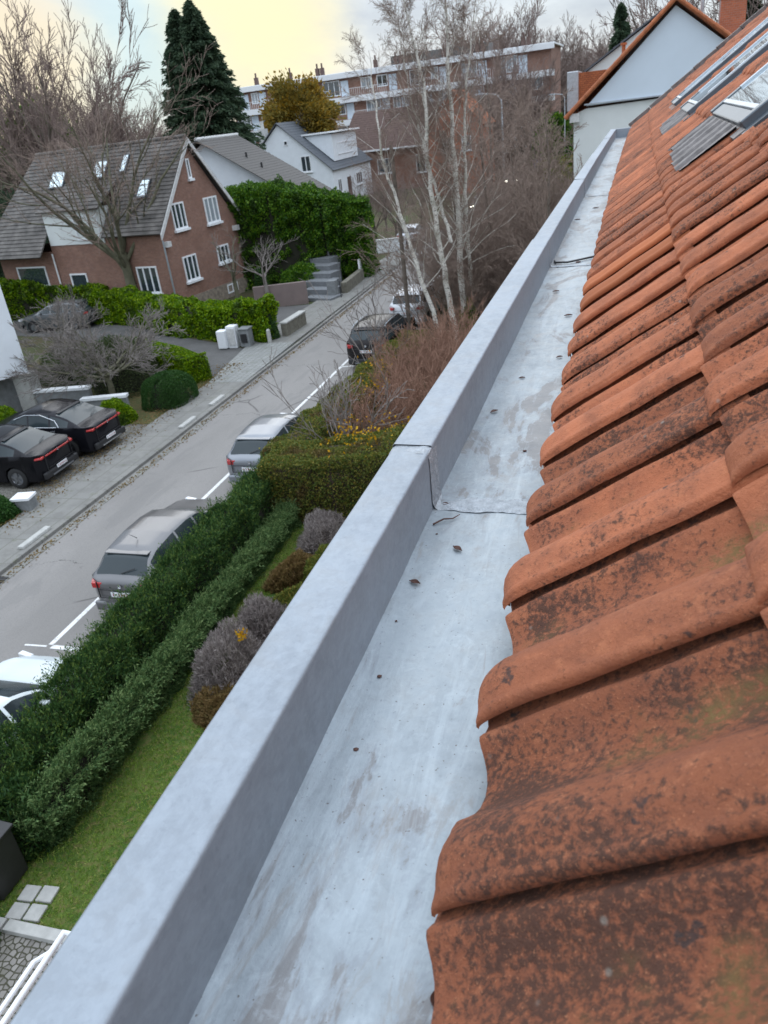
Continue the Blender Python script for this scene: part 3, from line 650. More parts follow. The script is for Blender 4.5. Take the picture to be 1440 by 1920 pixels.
# soldered seams
rs = np.random.default_rng(11)
for si, s in enumerate(seams[1:-1]):
    b = MB(); w = [.065, .035, .025, .02, .02][si]; bx = float(bend(s))
    pr = [(-.4335, 8.36), (-.4342, 8.4265), (-.3600, 8.4268), (-.3545, 8.4215), (-.3540, 8.32), (-.350, 8.3050), (-.2, 8.3040), (0, 8.3040)]
    n = 60; pts = []
    L_ = np.cumsum([0]+[math.dist(pr[k], pr[k+1]) for k in range(len(pr)-1)]); V = []; m = 8
    for t in np.linspace(0, L_[-1], n):
        x = np.interp(t, L_, [p[0] for p in pr]); z = np.interp(t, L_, [p[1] for p in pr])
        for k in range(m):
            f = k/(m-1)-.5; hh = (0.25-f*f)*.006 + rs.normal(0, .0004); ww = w*(1+.07*math.sin(t*60+si)+rs.normal(0, .03))
            V.append((x+bx+(hh*.5 if z > 8.31 and x > -.36 else 0)-(0), s+f*ww, z+(hh if (x > -.352 or z > 8.42) else 0)-.0022))
    b.add(V, [(i*m+j, i*m+j+1, (i+1)*m+j+1, (i+1)*m+j) for i in range(n-1) for j in range(m-1)]); gbuild(b, 'solder_seam', 'solder', True)
b = MB(); bx = float(bend(14)); b.box((-.16+bx, 14.05, 8.36), (.56, .07, .13)); gbuild(b, 'end_stop', 'zinc', bevel=.004)
b = MB(); b.tube([(-.16+bx, 13.80, 8.31), (-.16+bx, 13.80, 8.335), (-.10+bx, 13.84, 8.345), (-.02+bx, 13.84, 8.345)], .018, 8); gbuild(b, 'overflow_pipe', 'galv', True)
b = MB(); b.box((-.385, 6.3, 8.2), (.05, 15.4, .19)); b.box((-.2, 6.3, 8.27), (.4, 15.4, .03)); b.build('cornice', MT['white'], house)
# skylights
SKL = ['wide tilted roof window nearest the camera', 'middle roof window with light aluminium frame', 'farthest roof window near the verge']
for si, (y0, y1, u0, u1) in enumerate(sky_rects):
    sk = empty('skylight', (0, 0, 0)); sk.parent = house; sk['label'] = SKL[si]
    def sb(name, mt, rects, bevel=0):
        b = MB()
        for (a, c, d, e, h0, h1) in rects:
            P8 = [q(d, a+SKEW*(-d), h0), q(e, a-SKEW*e, h0), q(e, c-SKEW*e, h0), q(d, c-SKEW*d, h0)]; up = Vector((NZ*(h1-h0)).tolist()); b.prism(P8, up)
        me = bpy.data.meshes.new(name); me.from_pydata([(v[0], v[1]-6, v[2]) for v in b.v], [], b.f); o = obj(name, me, MT[mt], sk)
        if bevel: w = o.modifiers.new('bevel', 'BEVEL'); w.width = bevel; w.segments = 2
    fw = .07
    sb('frame', 'alu', [(y0, y0+fw, u0, u1, -.02, .052), (y1-fw, y1, u0, u1, -.02, .052), (y0+fw, y1-fw, u0, u0+fw, -.02, .042), (y0+fw, y1-fw, u1-fw, u1, -.02, .052)], .006)
    sb('trim', 'alu_l', [(y0+fw, y1-fw, u0+fw, u0+fw+.025, .02, .050), (y0+fw, y0+fw+.035, u0+fw+.1, u1-fw, .02, .058), (y1-fw-.035, y1-fw, u0+fw+.1, u1-fw, .02, .058)], .004)
    sb('pane', 'skyglass', [(y0+fw+.035, y1-fw-.035, u0+fw+.025, u1-fw, .02, .046)])
    sb('bottom_flashing', 'lead', [(y0-.05, y1+.05, u0-.05, u0, -.03, .022)])
    sb('side_flashing', 'alu', [(y0-.09, y0, u0-.02, u1, -.03, .018)]); sb('side_flashing', 'alu', [(y1, y1+.09, u0-.02, u1, -.03, .018)])
# pleated lead aprons following the tiles
def apron(y0, y1, u0, u1, seed):
    r = np.random.default_rng(seed); ny, nu = int((y1-y0)/.008), 22; ys = np.linspace(y0, y1, ny); us = np.linspace(u0, u1, nu)
    YY, UU_ = np.meshgrid(ys, us, indexing='ij'); lo = .03*vnoise(np.stack([ys*3, 0*ys, 0*ys], 1), 3, seed); UU2 = u0+lo[:, None]*(1-(UU_-u0)/(u1-u0))+(UU_-u0)
    ph = np.interp((YY-.430) % CW, PC, PH); f = np.clip((UU_-u0)/(u1-u0), 0, 1)
    h = ph*(1-f*.35) + .0215 + .004*f + (.0011*np.sin(YY*2*np.pi/.045 + f*3 + 2*lo[:, None]*60))*(1-.2*f) + r.normal(0, .0007, YY.shape)
    V = on_roof(UU2, YY, h).reshape(-1, 3)-HO; i = np.arange((ny-1)*nu).reshape(ny-1, nu)[:, :-1].ravel()
    obj('lead_apron', mesh_np('lead_apron', V, np.stack([i, i+1, i+nu+1, i+nu], 1), smooth=True), MT['lead'], house)
apron(3.75, 5.15, .44, .69, 2); apron(6.7, 7.8, .44, .64, 3)
# balcony railing below the gutter (bottom left of the picture)
b = MB(); b.tube([(-2.27, -1, 6.0), (-2.27, 1.61, 6.0), (-.45, 1.61, 6.0)], .016, 10); b.tube([(-2.37, -1, 5.93), (-2.37, 1.50, 5.93), (-2.27, 1.58, 5.96)], .012, 8)
for yy in (-.9, -.3, .3, .9, 1.5): b.tube([(-2.27, yy, 6.0), (-2.27, yy, 5.0)], .012, 8)
b.box((-1.32, .3, 4.95), (1.8, 2.6, .12))
for yy in (-.9, .3, 1.5): b.tube([(-2.1, yy, 4.92), (-.4, yy, 4.0)], .03, 8)
b.build('balcony_railing', MT['white'], house, True)

# ------------------------------------------------------------------ debris in the gutter
def debris(kind, px, py, s, lab, rot):
    r = random.Random(px); d = Vector((px-720, py-960, 1450)); w = Vector((d.dot(X), d.dot(Y), -d.dot(N))); t = -.697/w.z; p = Vector((w.x*t, w.y*t, 8.3010)); s = s*.62 if kind == 'leaf' and py < 900 else (s*.6 if kind == 'seed' else s*.8); rot += .5*math.sin(px)
    if kind == 'leaf':
        n = 9; V = []; 
        for i in range(n):
            a = i/(n-1); ww = math.sin(a*math.pi)**1.2*.24*s
            V += [((a-.5)*s, -ww, .002+.05*s*abs(math.sin(a*3))), ((a-.5)*s, 0, .001), ((a-.5)*s, ww, .002+.07*s*abs(math.sin(a*2.6)))]
        F = [(i*3+j, i*3+j+1, i*3+j+4, i*3+j+3) for i in range(n-1) for j in (0, 1)]
        me = bpy.data.meshes.new('dead_leaf'); me.from_pydata(V, [], F); o = obj('dead_leaf', me, MT['deadleaf']); sm = o.modifiers.new('s', 'SOLIDIFY'); sm.thickness = .0012; c = 'leaf'
    elif kind == 'twig':
        b = MB(); b.tube([(-s/2, 0, .003), (-s*.1, s*.05, .006), (s*.2, 0, .003), (s/2, s*.1, .004)], [.0018, .0016, .0012, .0007], 6); o = b.build('twig', MT['deadleaf'], smooth=True); c = 'twig'
    else:
        V = []; k = 9
        for i in range(6):
            for j in range(k):
                ph = math.pi*(i+.5)/6; th = 2*math.pi*j/k; q_ = r.uniform(.8, 1.15)*s/2; V.append((q_*math.sin(ph)*math.cos(th)*1.3, q_*math.sin(ph)*math.sin(th), s*.25+q_*math.cos(ph)*.55))
        F = [(i*k+j, i*k+(j+1) % k, (i+1)*k+(j+1) % k, (i+1)*k+j) for i in range(5) for j in range(k)] + [list(range(k))[::-1], [5*k+j for j in range(k)]]
        me = bpy.data.meshes.new('seed_husk'); me.from_pydata(V, [], F); o = obj('seed_husk', me, MT['deadleaf']); me.polygons.foreach_set('use_smooth', [True]*len(me.polygons)); c = 'seed husk'
    o.location = (p.x+float(bend(p.y)), p.y, p.z); o.rotation_euler = (0, 0, rot); tag(o, lab, c, 'bits of debris lying on the zinc gutter floor')
for a in [('leaf', 857, 1028, .030, 'plump reddish brown leaf on the gutter floor below the soldered seam', 2.2), ('leaf', 777, 1091, .028, 'dark purple leaf lying near the foot of the parapet', .1),
          ('seed', 711, 1267, .010, 'small dark husk alone on the zinc midway down the near gutter', 0), ('seed', 667, 1404, .009, 'lowest small husk with a pale scratch beside it', 0), ('leaf', 834, 945, .024, 'rust coloured leaf tucked beside the soldered seam', .4),
          ('seed', 742, 1163, .006, 'tiny speck between the dark purple leaf and the lone husk', 0), ('twig', 838, 976, .075, 'thin bent twig by the parapet foot below the seam', .3), ('leaf', 815, 1873, .022, 'narrow orange leaf at the bottom of the gutter next to the nearest tile', -.9),
          ('leaf', 925, 771, .040, 'slim red brown leaf beside the parapet beyond the seam', .3), ('leaf', 1063, 591, .050, 'curled black leaf beneath the two newer orange tiles', -.1), ('leaf', 1047, 669, .035, 'dark leaf next to the tile noses halfway along', .9), ('leaf', 977, 708, .030, 'small brown leaf in mid gutter at the crosswise crease', .2),
          ('leaf', 1081, 492, .060, 'black clump lying close to the cable', .8), ('leaf', 1040, 546, .045, 'dark leaf halfway between the cable and the curled black leaf', .2), ('leaf', 1107, 508, .05, 'dark scrap under the tiles just in front of the cable', 1.2), ('seed', 983, 845, .012, 'small grey crumb on the dull patch near the seam', 0),
          ('leaf', 1112, 390, .07, 'small dark leaf far along the gutter near the parapet', .4), ('leaf', 1078, 412, .06, 'pale brown scrap beyond the cable', .3), ('seed', 818, 1000, .006, 'speck of bark between the twig and the parapet', 0)]:
    debris(*a)
b = MB(); bx = float(bend(3.9)); b.tube([(-.345+bx, 3.86, 8.306), (-.335+bx, 3.80, 8.309), (-.28+bx, 3.79, 8.309), (-.20+bx, 3.86, 8.309), (-.13+bx, 3.93, 8.309), (.0+bx, 3.93, 8.309)], .0045, 8)
o = b.build('cable', MT['blackpl'], smooth=True); tag(o, 'thin black cable lying across the zinc gutter at the second joint', 'cable')

# ================================================================== garden between house and street
r5 = np.random.default_rng(21)
n = 90000; P = np.stack([r5.uniform(-8.1, -4.2, n), r5.uniform(4.8, 20, n), np.full(n, .03)], 1); P = P[vnoise(P, 2.0, 2) > -.5]
V, F, A = leaves(P, np.tile([0, 0, 1.], (len(P), 1)), .065, .011, .6, r5); o = obj('grass', mesh_np('grass', V, F, A), MT['lf_grass']); o['kind'] = 'stuff'
tag(o, 'short green winter grass of the garden strip under the gutter', 'grass')
o = hedge('conifer_hedge', [(-8.85, 3.6), (-8.85, 8), (-8.85, 12), (-8.8, 17.2)], .95, [1.0, 1.15, 1.38, 1.3], 150000, 'lf_dark', .085, .020, (0, 0, .9), .17, seed=3, jit=.55, rnd=.4, spikes=9000)
tag(o, 'tall dark green conifer hedge standing along the parked cars', 'hedge')
o = hedge('juniper_hedge', [(-7.95, 5.9), (-7.95, 9), (-8.0, 13), (-8.1, 16.0)], .5, [.85, .75, .66, .58], 80000, 'lf_juniper', .080, .018, (.5, -.1, .8), .13, seed=4, jit=.45, rnd=.3, spikes=9000)
tag(o, 'lower grey green juniper hedge in front of the dark conifer hedge', 'hedge')
o = hedge('bushy_hedge', [(-8.75, 16.7), (-7, 16.9), (-4.6, 17.3)], 1.7, [1.65, 1.75, 1.95], 60000, 'lf_mix', .06, .04, (0, 0, .25), .09, seed=5, rnd=.2, core='core_br')
tag(o, 'flat topped olive hedge with yellowing leaves running across to the parapet', 'hedge')
o = hedge('roadside_hedge', [(-8.9, 17.6), (-8.8, 21), (-8.5, 25), (-8.4, 30.6)], [1.2, 1.3, 1.3, 1.2], [1.4, 1.35, 1.3, 1.1], 70000, 'lf_mix', .065, .042, (0, 0, .25), .10, seed=6, rnd=.3, core='core_br')
tag(o, 'clipped olive hedge tapering away along the road towards the black car', 'hedge')
for i, (c, rad, mt, ll, lw, core, nm, lab, gr, ct) in enumerate([
    ((-6.75, 9.9, 0), (.75, .95, .95), 'lf_lav', .10, .016, 'core_br', 'lavender_bush', 'large grey lavender mound with a few yellow leaves at the lawn edge', 'lavender bushes by the parapet', 'lavender'),
    ((-6.75, 11.4, 0), (.65, .65, .85), 'lf_lav', .10, .016, 'core_br', 'lavender_bush', 'small grey lavender mound just behind the largest one', 'lavender bushes by the parapet', 'lavender'),
    ((-6.75, 14.9, 0), (.62, .95, .75), 'lf_lav', .10, .016, 'core_br', 'lavender_bush', 'farthest grey lavender mound beneath the olive hedge', 'lavender bushes by the parapet', 'lavender'),
    ((-6.35, 9.0, 0), (.6, .5, .55), 'lf_tan', .06, .03, 'core_br', 'brown_shrub', 'low brown shrub beneath the largest lavender mound', 'low brownish shrubs by the parapet', 'shrub'),
    ((-6.3, 11.9, 0), (.6, .55, .75), 'lf_mix', .05, .03, 'core_br', 'olive_shrub', 'round olive shrub between the lavender mounds', 'low brownish shrubs by the parapet', 'shrub'),
    ((-6.9, 13.4, 0), (.60, .70, .55), 'lf_tan', .06, .03, 'core_br', 'brown_shrub', 'tan dry shrub in front of the farthest lavender', 'low brownish shrubs by the parapet', 'shrub'),
    ((-6.1, 13.3, 0), (.6, .8, .75), 'lf_mix', .05, .03, 'core_br', 'olive_shrub', 'olive shrub half hidden by the parapet beside the tan one', 'low brownish shrubs by the parapet', 'shrub')]):
    o = shrub(nm, c, rad, 17000, mt, ll*1.2, lw, (0, 0, .6), .26, core, seed=30+i, shell=.62, jit=.5); tag(o, lab, ct, gr)
n = 60; P = np.stack([rng.normal(-6.45, .05, n), rng.normal(10.0, .07, n), rng.normal(1.05, .05, n)], 1); V, F, A = leaves(P, np.tile([0, 0, 1.], (n, 1)), .06, .045)
o = obj('yellow_leaf_sprig', mesh_np('sprig', V, F, A), MT['lf_orange']); tag(o, 'sprig of yellow leaves sticking up out of the largest lavender mound', 'leaves')
for i, (dx, dy) in enumerate(((0, 0), (.27, .04), (.02, -.27), (.29, -.24))):
    b = MB(); b.box((-7.66+dx, 5.22+dy, .03), (.24, .24, .05), .08); o = b.build('stepping_stone', MT['concrete_lt'], bevel=.012)
    tag(o, ['upper left', 'upper right', 'lower left', 'lower right'][i]+' square paving stone of the group of four in the grass', 'paving stone', 'four square stones in the lawn corner')
b = MB(); b.box((-8.2, 5.3, .46), (.52, .55, .84)); o_ = empty('garden_bin', (-8.2, 5.3, 0)); tag(o_, 'dark plastic garden bin half hidden in the hedge by the paving stones', 'bin')
b.build('body', MT['blackpl'], o_, bevel=.03); b = MB(); b.box((-8.2, 5.3, .92), (.58, .62, .06), M=Matrix.Rotation(.10, 3, 'Y')); b.build('lid', MT['blackpl'], o_, bevel=.015)
for i, (c, rad, sd) in enumerate((((-8.1, 4.3, 0), (.55, .45, .9), 41), ((-8.35, 6.15, 0), (.6, .6, 1.15), 42))):
    o = shrub('conifer_shrub', c, rad, 9000, 'lf_dark', .11, .028, (0, 0, .7), .14, seed=sd); tag(o, ['dark low conifer shrub beside the cobbled terrace', 'bushy dark conifer behind the garden bin'][i], 'shrub')

n = 5200; r6 = np.random.default_rng(77); P = np.concatenate([np.stack([-14.5+np.abs(r6.normal(0, .16, n//2)), r6.uniform(5, 50, n//2), np.full(n//2, .025)], 1), np.stack([-16.6+r6.normal(0, .35, n//2), r6.uniform(8, 30, n//2), np.full(n//2, .115)], 1)])
V, F, A = leaves(P, np.concatenate([r6.normal(0, 1, (len(P), 2)), np.zeros((len(P), 1))], 1), .07, .045, .12, r6); o = obj('leaf_litter', mesh_np('leaf_litter', V, F, A), MT['lf_tan']); o['kind'] = 'stuff'; tag(o, 'fallen brown leaves blown along the kerb and pavement edge', 'leaf litter')
# ================================================================== cars
def lathe(b, prof, k, cx, cy, cz, axis='x', mi=0):
    V = []; n = len(prof)
    for j in range(k):
        th = 2*math.pi*j/k
        for (a, r_) in prof: V.append((cx+a, cy+r_*math.cos(th), cz+r_*math.sin(th)))
    F = [(j*n+i, j*n+i+1, ((j+1) % k)*n+i+1, ((j+1) % k)*n+i) for j in range(k) for i in range(n-1)]; b.add(V, F, mi)
def make_car(label, loc, rz, col, style='hatch', Lc=4.3, Wc=1.80, Hc=1.5, metal=.3, rough=.3, rail=None, bar=False, rimm='rim', front_lit=False, ant=False, lower_black=True, name='parked_car', group='cars parked along and beside the street', trim=False):
    root = empty(name, loc, rz); tag(root, label, 'car', group)
    pm = paint('car_paint', col, metal, rough); g = .17
    S = {  # top line (t along length 0 rear -> 1 front, height fraction), cabin station range
        'hatch': ([(0, .60), (.012, .66), (.03, .70), (.10, .90), (.16, .965), (.30, 1.), (.45, .995), (.56, .95), (.62, .87), (.74, .69), (.78, .665), (.92, .60), (.975, .53), (1, .46)], (.035, .125), (.565, .735)),
        'suv': ([(0, .62), (.010, .66), (.022, .70), (.085, .90), (.12, .955), (.28, 1.), (.48, .99), (.58, .955), (.63, .89), (.73, .74), (.76, .72), (.92, .66), (.975, .60), (1, .50)], (.026, .095), (.585, .72)),
        'coupe': ([(0, .62), (.008, .66), (.03, .685), (.10, .72), (.25, .90), (.33, .965), (.44, 1.), (.54, .985), (.61, .93), (.66, .86), (.75, .72), (.78, .70), (.92, .63), (.975, .56), (1, .48)], (.115, .285), (.60, .745))}[style]
    top, rw, ws = S; belt = .665 if style != 'coupe' else .68
    wf, wr_ = .80, .205; Rw = .34 if style != 'hatch' else .315; Ra = Rw+.05
    ts = sorted(set(list(np.linspace(0, 1, 45)) + [t for t, _ in top] + [rw[0], rw[1], ws[0], ws[1]] + [.32, .335, .50, .515] + [c + k*Ra/Lc for c in (wf, wr_) for k in (-1, -.95, -.8, -.55, -.28, 0, .28, .55, .8, .95, 1)]))
    ts = [t for i, t in enumerate(ts) if i == 0 or t-ts[i-1] > .0015]
    V = []; nr = 11; rowinfo = []
    for t in ts:
        yb = t*Lc - Lc/2; zt = np.interp(t, [a for a, _ in top], [c for _, c in top])*Hc
        e = min(1, (t+.012)/.06)**.30; e2 = min(1, (1-t+.015)/.13)**.38; w = Wc/2*min(e, e2)*(.985+.015*math.sin(t*math.pi))
        zl = g + (.10 if t < .02 else 0)
        for c in (wf, wr_):
            dd = abs(t-c)*Lc
            if dd < Ra: zl = max(zl, Rw + math.sqrt(max(0, Ra*Ra-dd*dd))*1.0)
        zb = min(belt*Hc, zt-.02); cab = max(0, zt-zb); k = min(1, cab/.25)
        tum = (.20 if style == 'hatch' else .16)*k; xg = w-.02-.03*k; xt = w-.02-tum-.02
        zs = max(zl+.02, min(.62*zb+.10, zb-.05))
        ring = [(0, zl if zl < .3 else zl), (w*.86, zl), (w*.97, max(zl, g+.06)), (w, max(zl+.005, zs*.8)), (w*.995, max(zl+.01, (zs+zb)/2)), (w*.965, max(zl+.015, zb)), (xg, zb+.012*k+.002), (xt, zt-.055*k-.006), (xt-.06*(1), zt-.016), (xt*.45, zt+.012*k), (0, zt+.018*k)]
        if zl > .3: ring[0] = (w*.60, zl); ring[1] = (w*.8, zl)
        V.append([(x, yb, z) for x, z in ring]); rowinfo.append(t)
    parts = {'body': MB()}
    for i in range(len(ts)-1):
        tm = (ts[i]+ts[i+1])/2
        for s in (1, -1):
            for j in range(nr-1):
                key = 'body'
                if j == 6 and (rw[0]+.05 < tm < .975*ws[1]) and not (.32 < tm < .335 or .50 < tm < .515):
                    a = V[i][7][2]-V[i][6][2]; 
                    if a > .12*Hc*.7: key = ('side_window', s, 0 if tm < .32 else (1 if tm < .5 else 2))
                if j in (8, 9) and rw[0] < tm < rw[1]: key = 'rear_window'
                if j in (8, 9) and ws[0] < tm < ws[1]: key = 'windscreen'
                q4 = [V[i][j], V[i][j+1], V[i+1][j+1], V[i+1][j]]; q4 = [(x*s, y, z) for x, y, z in q4]
                if s < 0: q4 = q4[::-1]
                parts.setdefault(key, MB()).add(q4, [(0, 3, 2, 1)] if False else [(0, 1, 2, 3)])
    for end, row in ((0, V[0]), (1, V[-1])):
        r_ = [(x, y, z) for x, y, z in row]; poly = [r_[k] for k in range(1, 11)] + [(-x, y, z) for x, y, z in r_[9:0:-1]]
        if end: poly = poly[::-1]
        parts['body'].add(poly, [list(range(len(poly)))])
    for key, p in parts.items():
        key = key if isinstance(key, str) else key[0]
        me = bpy.data.meshes.new(key); me.from_pydata(p.v, [], p.f); 
        import bmesh
        bm = bmesh.new(); bm.from_mesh(me); bmesh.ops.remove_doubles(bm, verts=bm.verts, dist=.0008); bmesh.ops.recalc_face_normals(bm, faces=bm.faces); bm.to_mesh(me); bm.free()
        me.polygons.foreach_set('use_smooth', [True]*len(me.polygons)); me.set_sharp_from_angle(angle=math.radians(38)); obj(key, me, pm if key == 'body' else MT['carglass'], root)
    rb = -Lc/2
    b = MB(); b.box((0, 0, .32), (Wc*.80, Lc*.92, .28)); b.build('underbody', MT['blackpl'], root, local=True)
    # bumpers
    b = MB(); b.box((0, rb+.02, .36), (Wc*.88, .12, .22)); b.build('rear_bumper', MT['blackpl'] if lower_black else pm, root, local=True, bevel=.04)
    b = MB(); b.box((0, rb-.045, .30), (Wc*.55, .03, .05)); b.build('skid_trim', MT['chrome'] if trim else MT['rim'], root, local=True, bevel=.01)
    b = MB(); b.box((0, Lc/2-.03, .36), (Wc*.80, .12, .22)); b.build('front_bumper', MT['blackpl'], root, local=True, bevel=.04)
    zt = (.58 if style != 'coupe' else .60)*Hc
    for s in (-1, 1):
        b = MB(); b.box((s*(Wc/2-.27), rb+.035, zt), (.24, .08, .13 if not bar else .07), -s*.10); b.box((s*(Wc/2-.145), rb+.105, zt+.005), (.09, .20, .12 if not bar else .06), -s*.50)
        b.build('tail_light', MT['red'], root, local=True, bevel=.015)
        b = MB(); b.box((s*(Wc/2-.20), Lc/2-.11, .50*Hc), (.34, .12, .12), s*.25); b.build('headlight', MT['headlight'] if front_lit else MT['lamp'], root, local=True, bevel=.02)
        b = MB(); b.box((s*(Wc/2+.07), Lc*.655-Lc/2-.10, belt*Hc+.06), (.20, .12, .13)); b.build('mirror', pm, root, local=True, bevel=.04)
        for k in (.30, .47):
            b = MB(); b.box((s*(Wc/2+.005), k*Lc-Lc/2, belt*Hc-.10), (.03, .17, .028)); b.build('door_handle', MT['chrome'] if trim else pm, root, local=True, bevel=.008)
        if rail:
            b = MB(); zz_ = Hc+.01; xx = s*(Wc/2-.235); b.tube([(xx, rb+Lc*.14, zz_-.10), (xx, rb+Lc*.17, zz_-.02), (xx, rb+Lc*.35, zz_), (xx, rb+Lc*.52, zz_-.01), (xx, rb+Lc*.57, zz_-.09)], .018, 6); b.build('roof_rail', MT[rail], root, True, local=True)
        if trim:
            b = MB(); xx = s*(Wc/2-.045); b.tube([(xx, rb+Lc*.27, belt*Hc+.02), (xx, rb+Lc*.5, belt*Hc+.015), (xx, rb+Lc*.69, belt*Hc+.01)], .012, 6); b.build('window_trim', MT['chrome'], root, True, local=True)
            b = MB(); xs_ = lambda z: s*(Wc/2-.05-(z-belt*Hc)/(Hc*.3)*.16+.004); b.tube([(xs_(belt*Hc), rb+Lc*.25, belt*Hc+.02), (xs_(.82*Hc), rb+Lc*.28, .83*Hc), (xs_(.92*Hc), rb+Lc*.40, .945*Hc), (xs_(.92*Hc), rb+Lc*.53, .945*Hc), (xs_(.85*Hc), rb+Lc*.63, .85*Hc)], .012, 6); b.build('window_trim', MT['chrome'], root, True, local=True)
    b = MB(); zg = .46*Hc if not bar else .30*Hc; b.box((0, rb-.030, zg+.10), (Wc*.62, .014, .012)); b.box((0, rb-.030, zg-.10), (Wc*.66, .014, .012))
    for s in (-1, 1): b.box((s*Wc*.33, rb-.014, (zg+zt)/2), (.012, .03, zt-zg+.2))
    b.build('tailgate_gap', MT['blackpl'], root, local=True)
    if bar: b = MB(); b.box((0, rb-.012, zt+.01), (Wc*.62, .03, .045)); b.build('light_bar', MT['red'], root, local=True, bevel=.01)
    b = MB(); b.box((0, rb-.035, .46*Hc if not bar else .30*Hc), (.50, .02, .11)); pl = b.build('number_plate', MT['plate'], root, local=True)
    b = MB(); rr_ = random.Random(label)
    for k in range(7): b.box((-.19+k*.062+(.02 if k > 0 else 0), -.012+rb-.035, (.46*Hc if not bar else .30*Hc)), (.012+rr_.random()*.016, .004, .06))
    b.build('plate_characters', MT['plate_txt'], pl, local=True)
    b = MB(); lathe(b, [(0, .0), (.0, .04), (.01, .045)], 12, 0, 0, 0)
    me = bpy.data.meshes.new('badge'); me.from_pydata([(y_, rb-.02-x_, zt+.02+z_) for x_, y_, z_ in b.v], [], b.f); obj('badge', me, MT['chrome'], root)
    b = MB(); yr = rb+Lc*(rw[0]+.004); b.tube([(0, yr-.02, np.interp(rw[0], [a for a, _ in top], [c for _, c in top])*Hc+.035), (.32, yr+.04, np.interp(rw[0]+.02, [a for a, _ in top], [c for _, c in top])*Hc+.05)], .010, 5); b.build('wiper', MT['blackpl'], root, local=True)
    b = MB(); ysp = rb+Lc*(rw[1]+.004); b.box((0, ysp-.02, np.interp(rw[1], [a for a, _ in top], [c for _, c in top])*Hc+.015), (Wc*.62, .16, .025)); b.build('spoiler', pm if style != 'coupe' else MT['blackpl'], root, local=True, bevel=.01)
    if ant: b = MB(); b.tube([(0, rb+Lc*.22, Hc+.01), (0, rb+Lc*.17, Hc+.22)], [.009, .004], 5); b.build('antenna', MT['blackpl'], root, local=True)
    for (c, s) in ((wf, 1), (wf, -1), (wr_, 1), (wr_, -1)):
        w = empty('wheel', (s*(Wc/2-.13), c*Lc-Lc/2, Rw)); w.parent = root
        b = MB(); lathe(b, [(-.11, Rw*.6), (-.115, Rw*.9), (-.09, Rw), (.09, Rw), (.115, Rw*.9), (.11, Rw*.66)], 28, 0, 0, 0); b.build('tyre', MT['rubber'], w, True, local=True)
        b = MB(); lathe(b, [(s*.07, 0), (s*.075, Rw*.60), (s*.11, Rw*.68)], 28, 0, 0, 0)
        for k in range(5):
            th = k*2*math.pi/5; M = Matrix.Rotation(th, 3, 'X'); b.box(M@Vector((s*.09, 0, Rw*.33)), (.03, .07, Rw*.6), M=M)
        b.build('rim', MT[rimm], w, local=True)
    return root
PI = math.pi
make_car('taupe grey estate car nearest in the parking bay behind the conifer hedge', (-10.0, 13.6, .01), 0, (.155, .155, .16), 'hatch', 4.35, 1.70, 1.50, .6, .32, ant=True, lower_black=False)
make_car('silver hatchback with its nose behind the olive hedge', (-9.95, 19.85, .01), 0, (.23, .245, .27), 'hatch', 4.15, 1.68, 1.48, .6, .3, lower_black=False)
make_car('black people carrier with dark rear window and roof rails beside the hedge end', (-9.85, 31.1, .01), math.radians(-2), (.018, .016, .017), 'suv', 4.6, 1.84, 1.68, .2, .22, rail='alu_l')
make_car('white hatchback parked in front of the black car by the pole', (-9.85, 37.3, .01), math.radians(-2), (.62, .64, .67), 'suv', 4.3, 1.80, 1.60, .1, .3, lower_black=False)
make_car('white car cut by the left picture edge behind the conifer hedge', (-9.95, 7.2, .01), 0, (.60, .66, .68), 'hatch', 4.2, 1.78, 1.46, .1, .3, rimm='rim_dark')
make_car('black sloping back car with red light bar, partly cut by the picture edge', (-19.25, 18.35, .03), math.radians(92), (.012, .012, .015), 'coupe', 4.75, 1.92, 1.56, .3, .18, bar=True, rimm='rim')
make_car('black sloping back car with chrome window line parked beside the grey wall', (-19.0, 20.75, .03), math.radians(90), (.012, .012, .016), 'coupe', 4.75, 1.92, 1.56, .3, .18, bar=True, rimm='rim_dark', trim=True)
make_car('dark grey car standing in the driveway under the laurel hedge', (-32.0, 38.6, .03), math.radians(97), (.11, .12, .13), 'hatch', 4.4, 1.8, 1.5, .5, .3)
make_car('distant oncoming car with its lights on among the bare trees', (-13.2, 77, .01), PI, (.20, .21, .23), 'suv', 4.3, 1.8, 1.6, .3, .3, front_lit=True, name='car', group='distant cars on the road')
make_car('farthest oncoming car with bright headlights beyond the trees', (-13.3, 100, .01), PI, (.55, .57, .6), 'hatch', 4.3, 1.8, 1.5, .3, .3, front_lit=True, name='car', group='distant cars on the road')
make_car('silver car parked by the far kerb below the white garden wall', (-15.9, 60.5, .1), 0, (.5, .52, .55), 'hatch', 4.0, 1.7, 1.45, .4, .3, name='car')
for i, (x, y, c, nm) in enumerate(((-11.3, 118, (.55, .56, .6), 'pale car in the distant row near the neighbour wall'), (-9.9, 132, (.6, .6, .62), 'white car farther up the distant row'))):
    make_car(nm, (x, y, .01), PI, c, 'suv', 4.4, 1.8, 1.6, .2, .3, front_lit=(i == 0), name='car', group='distant cars on the road')
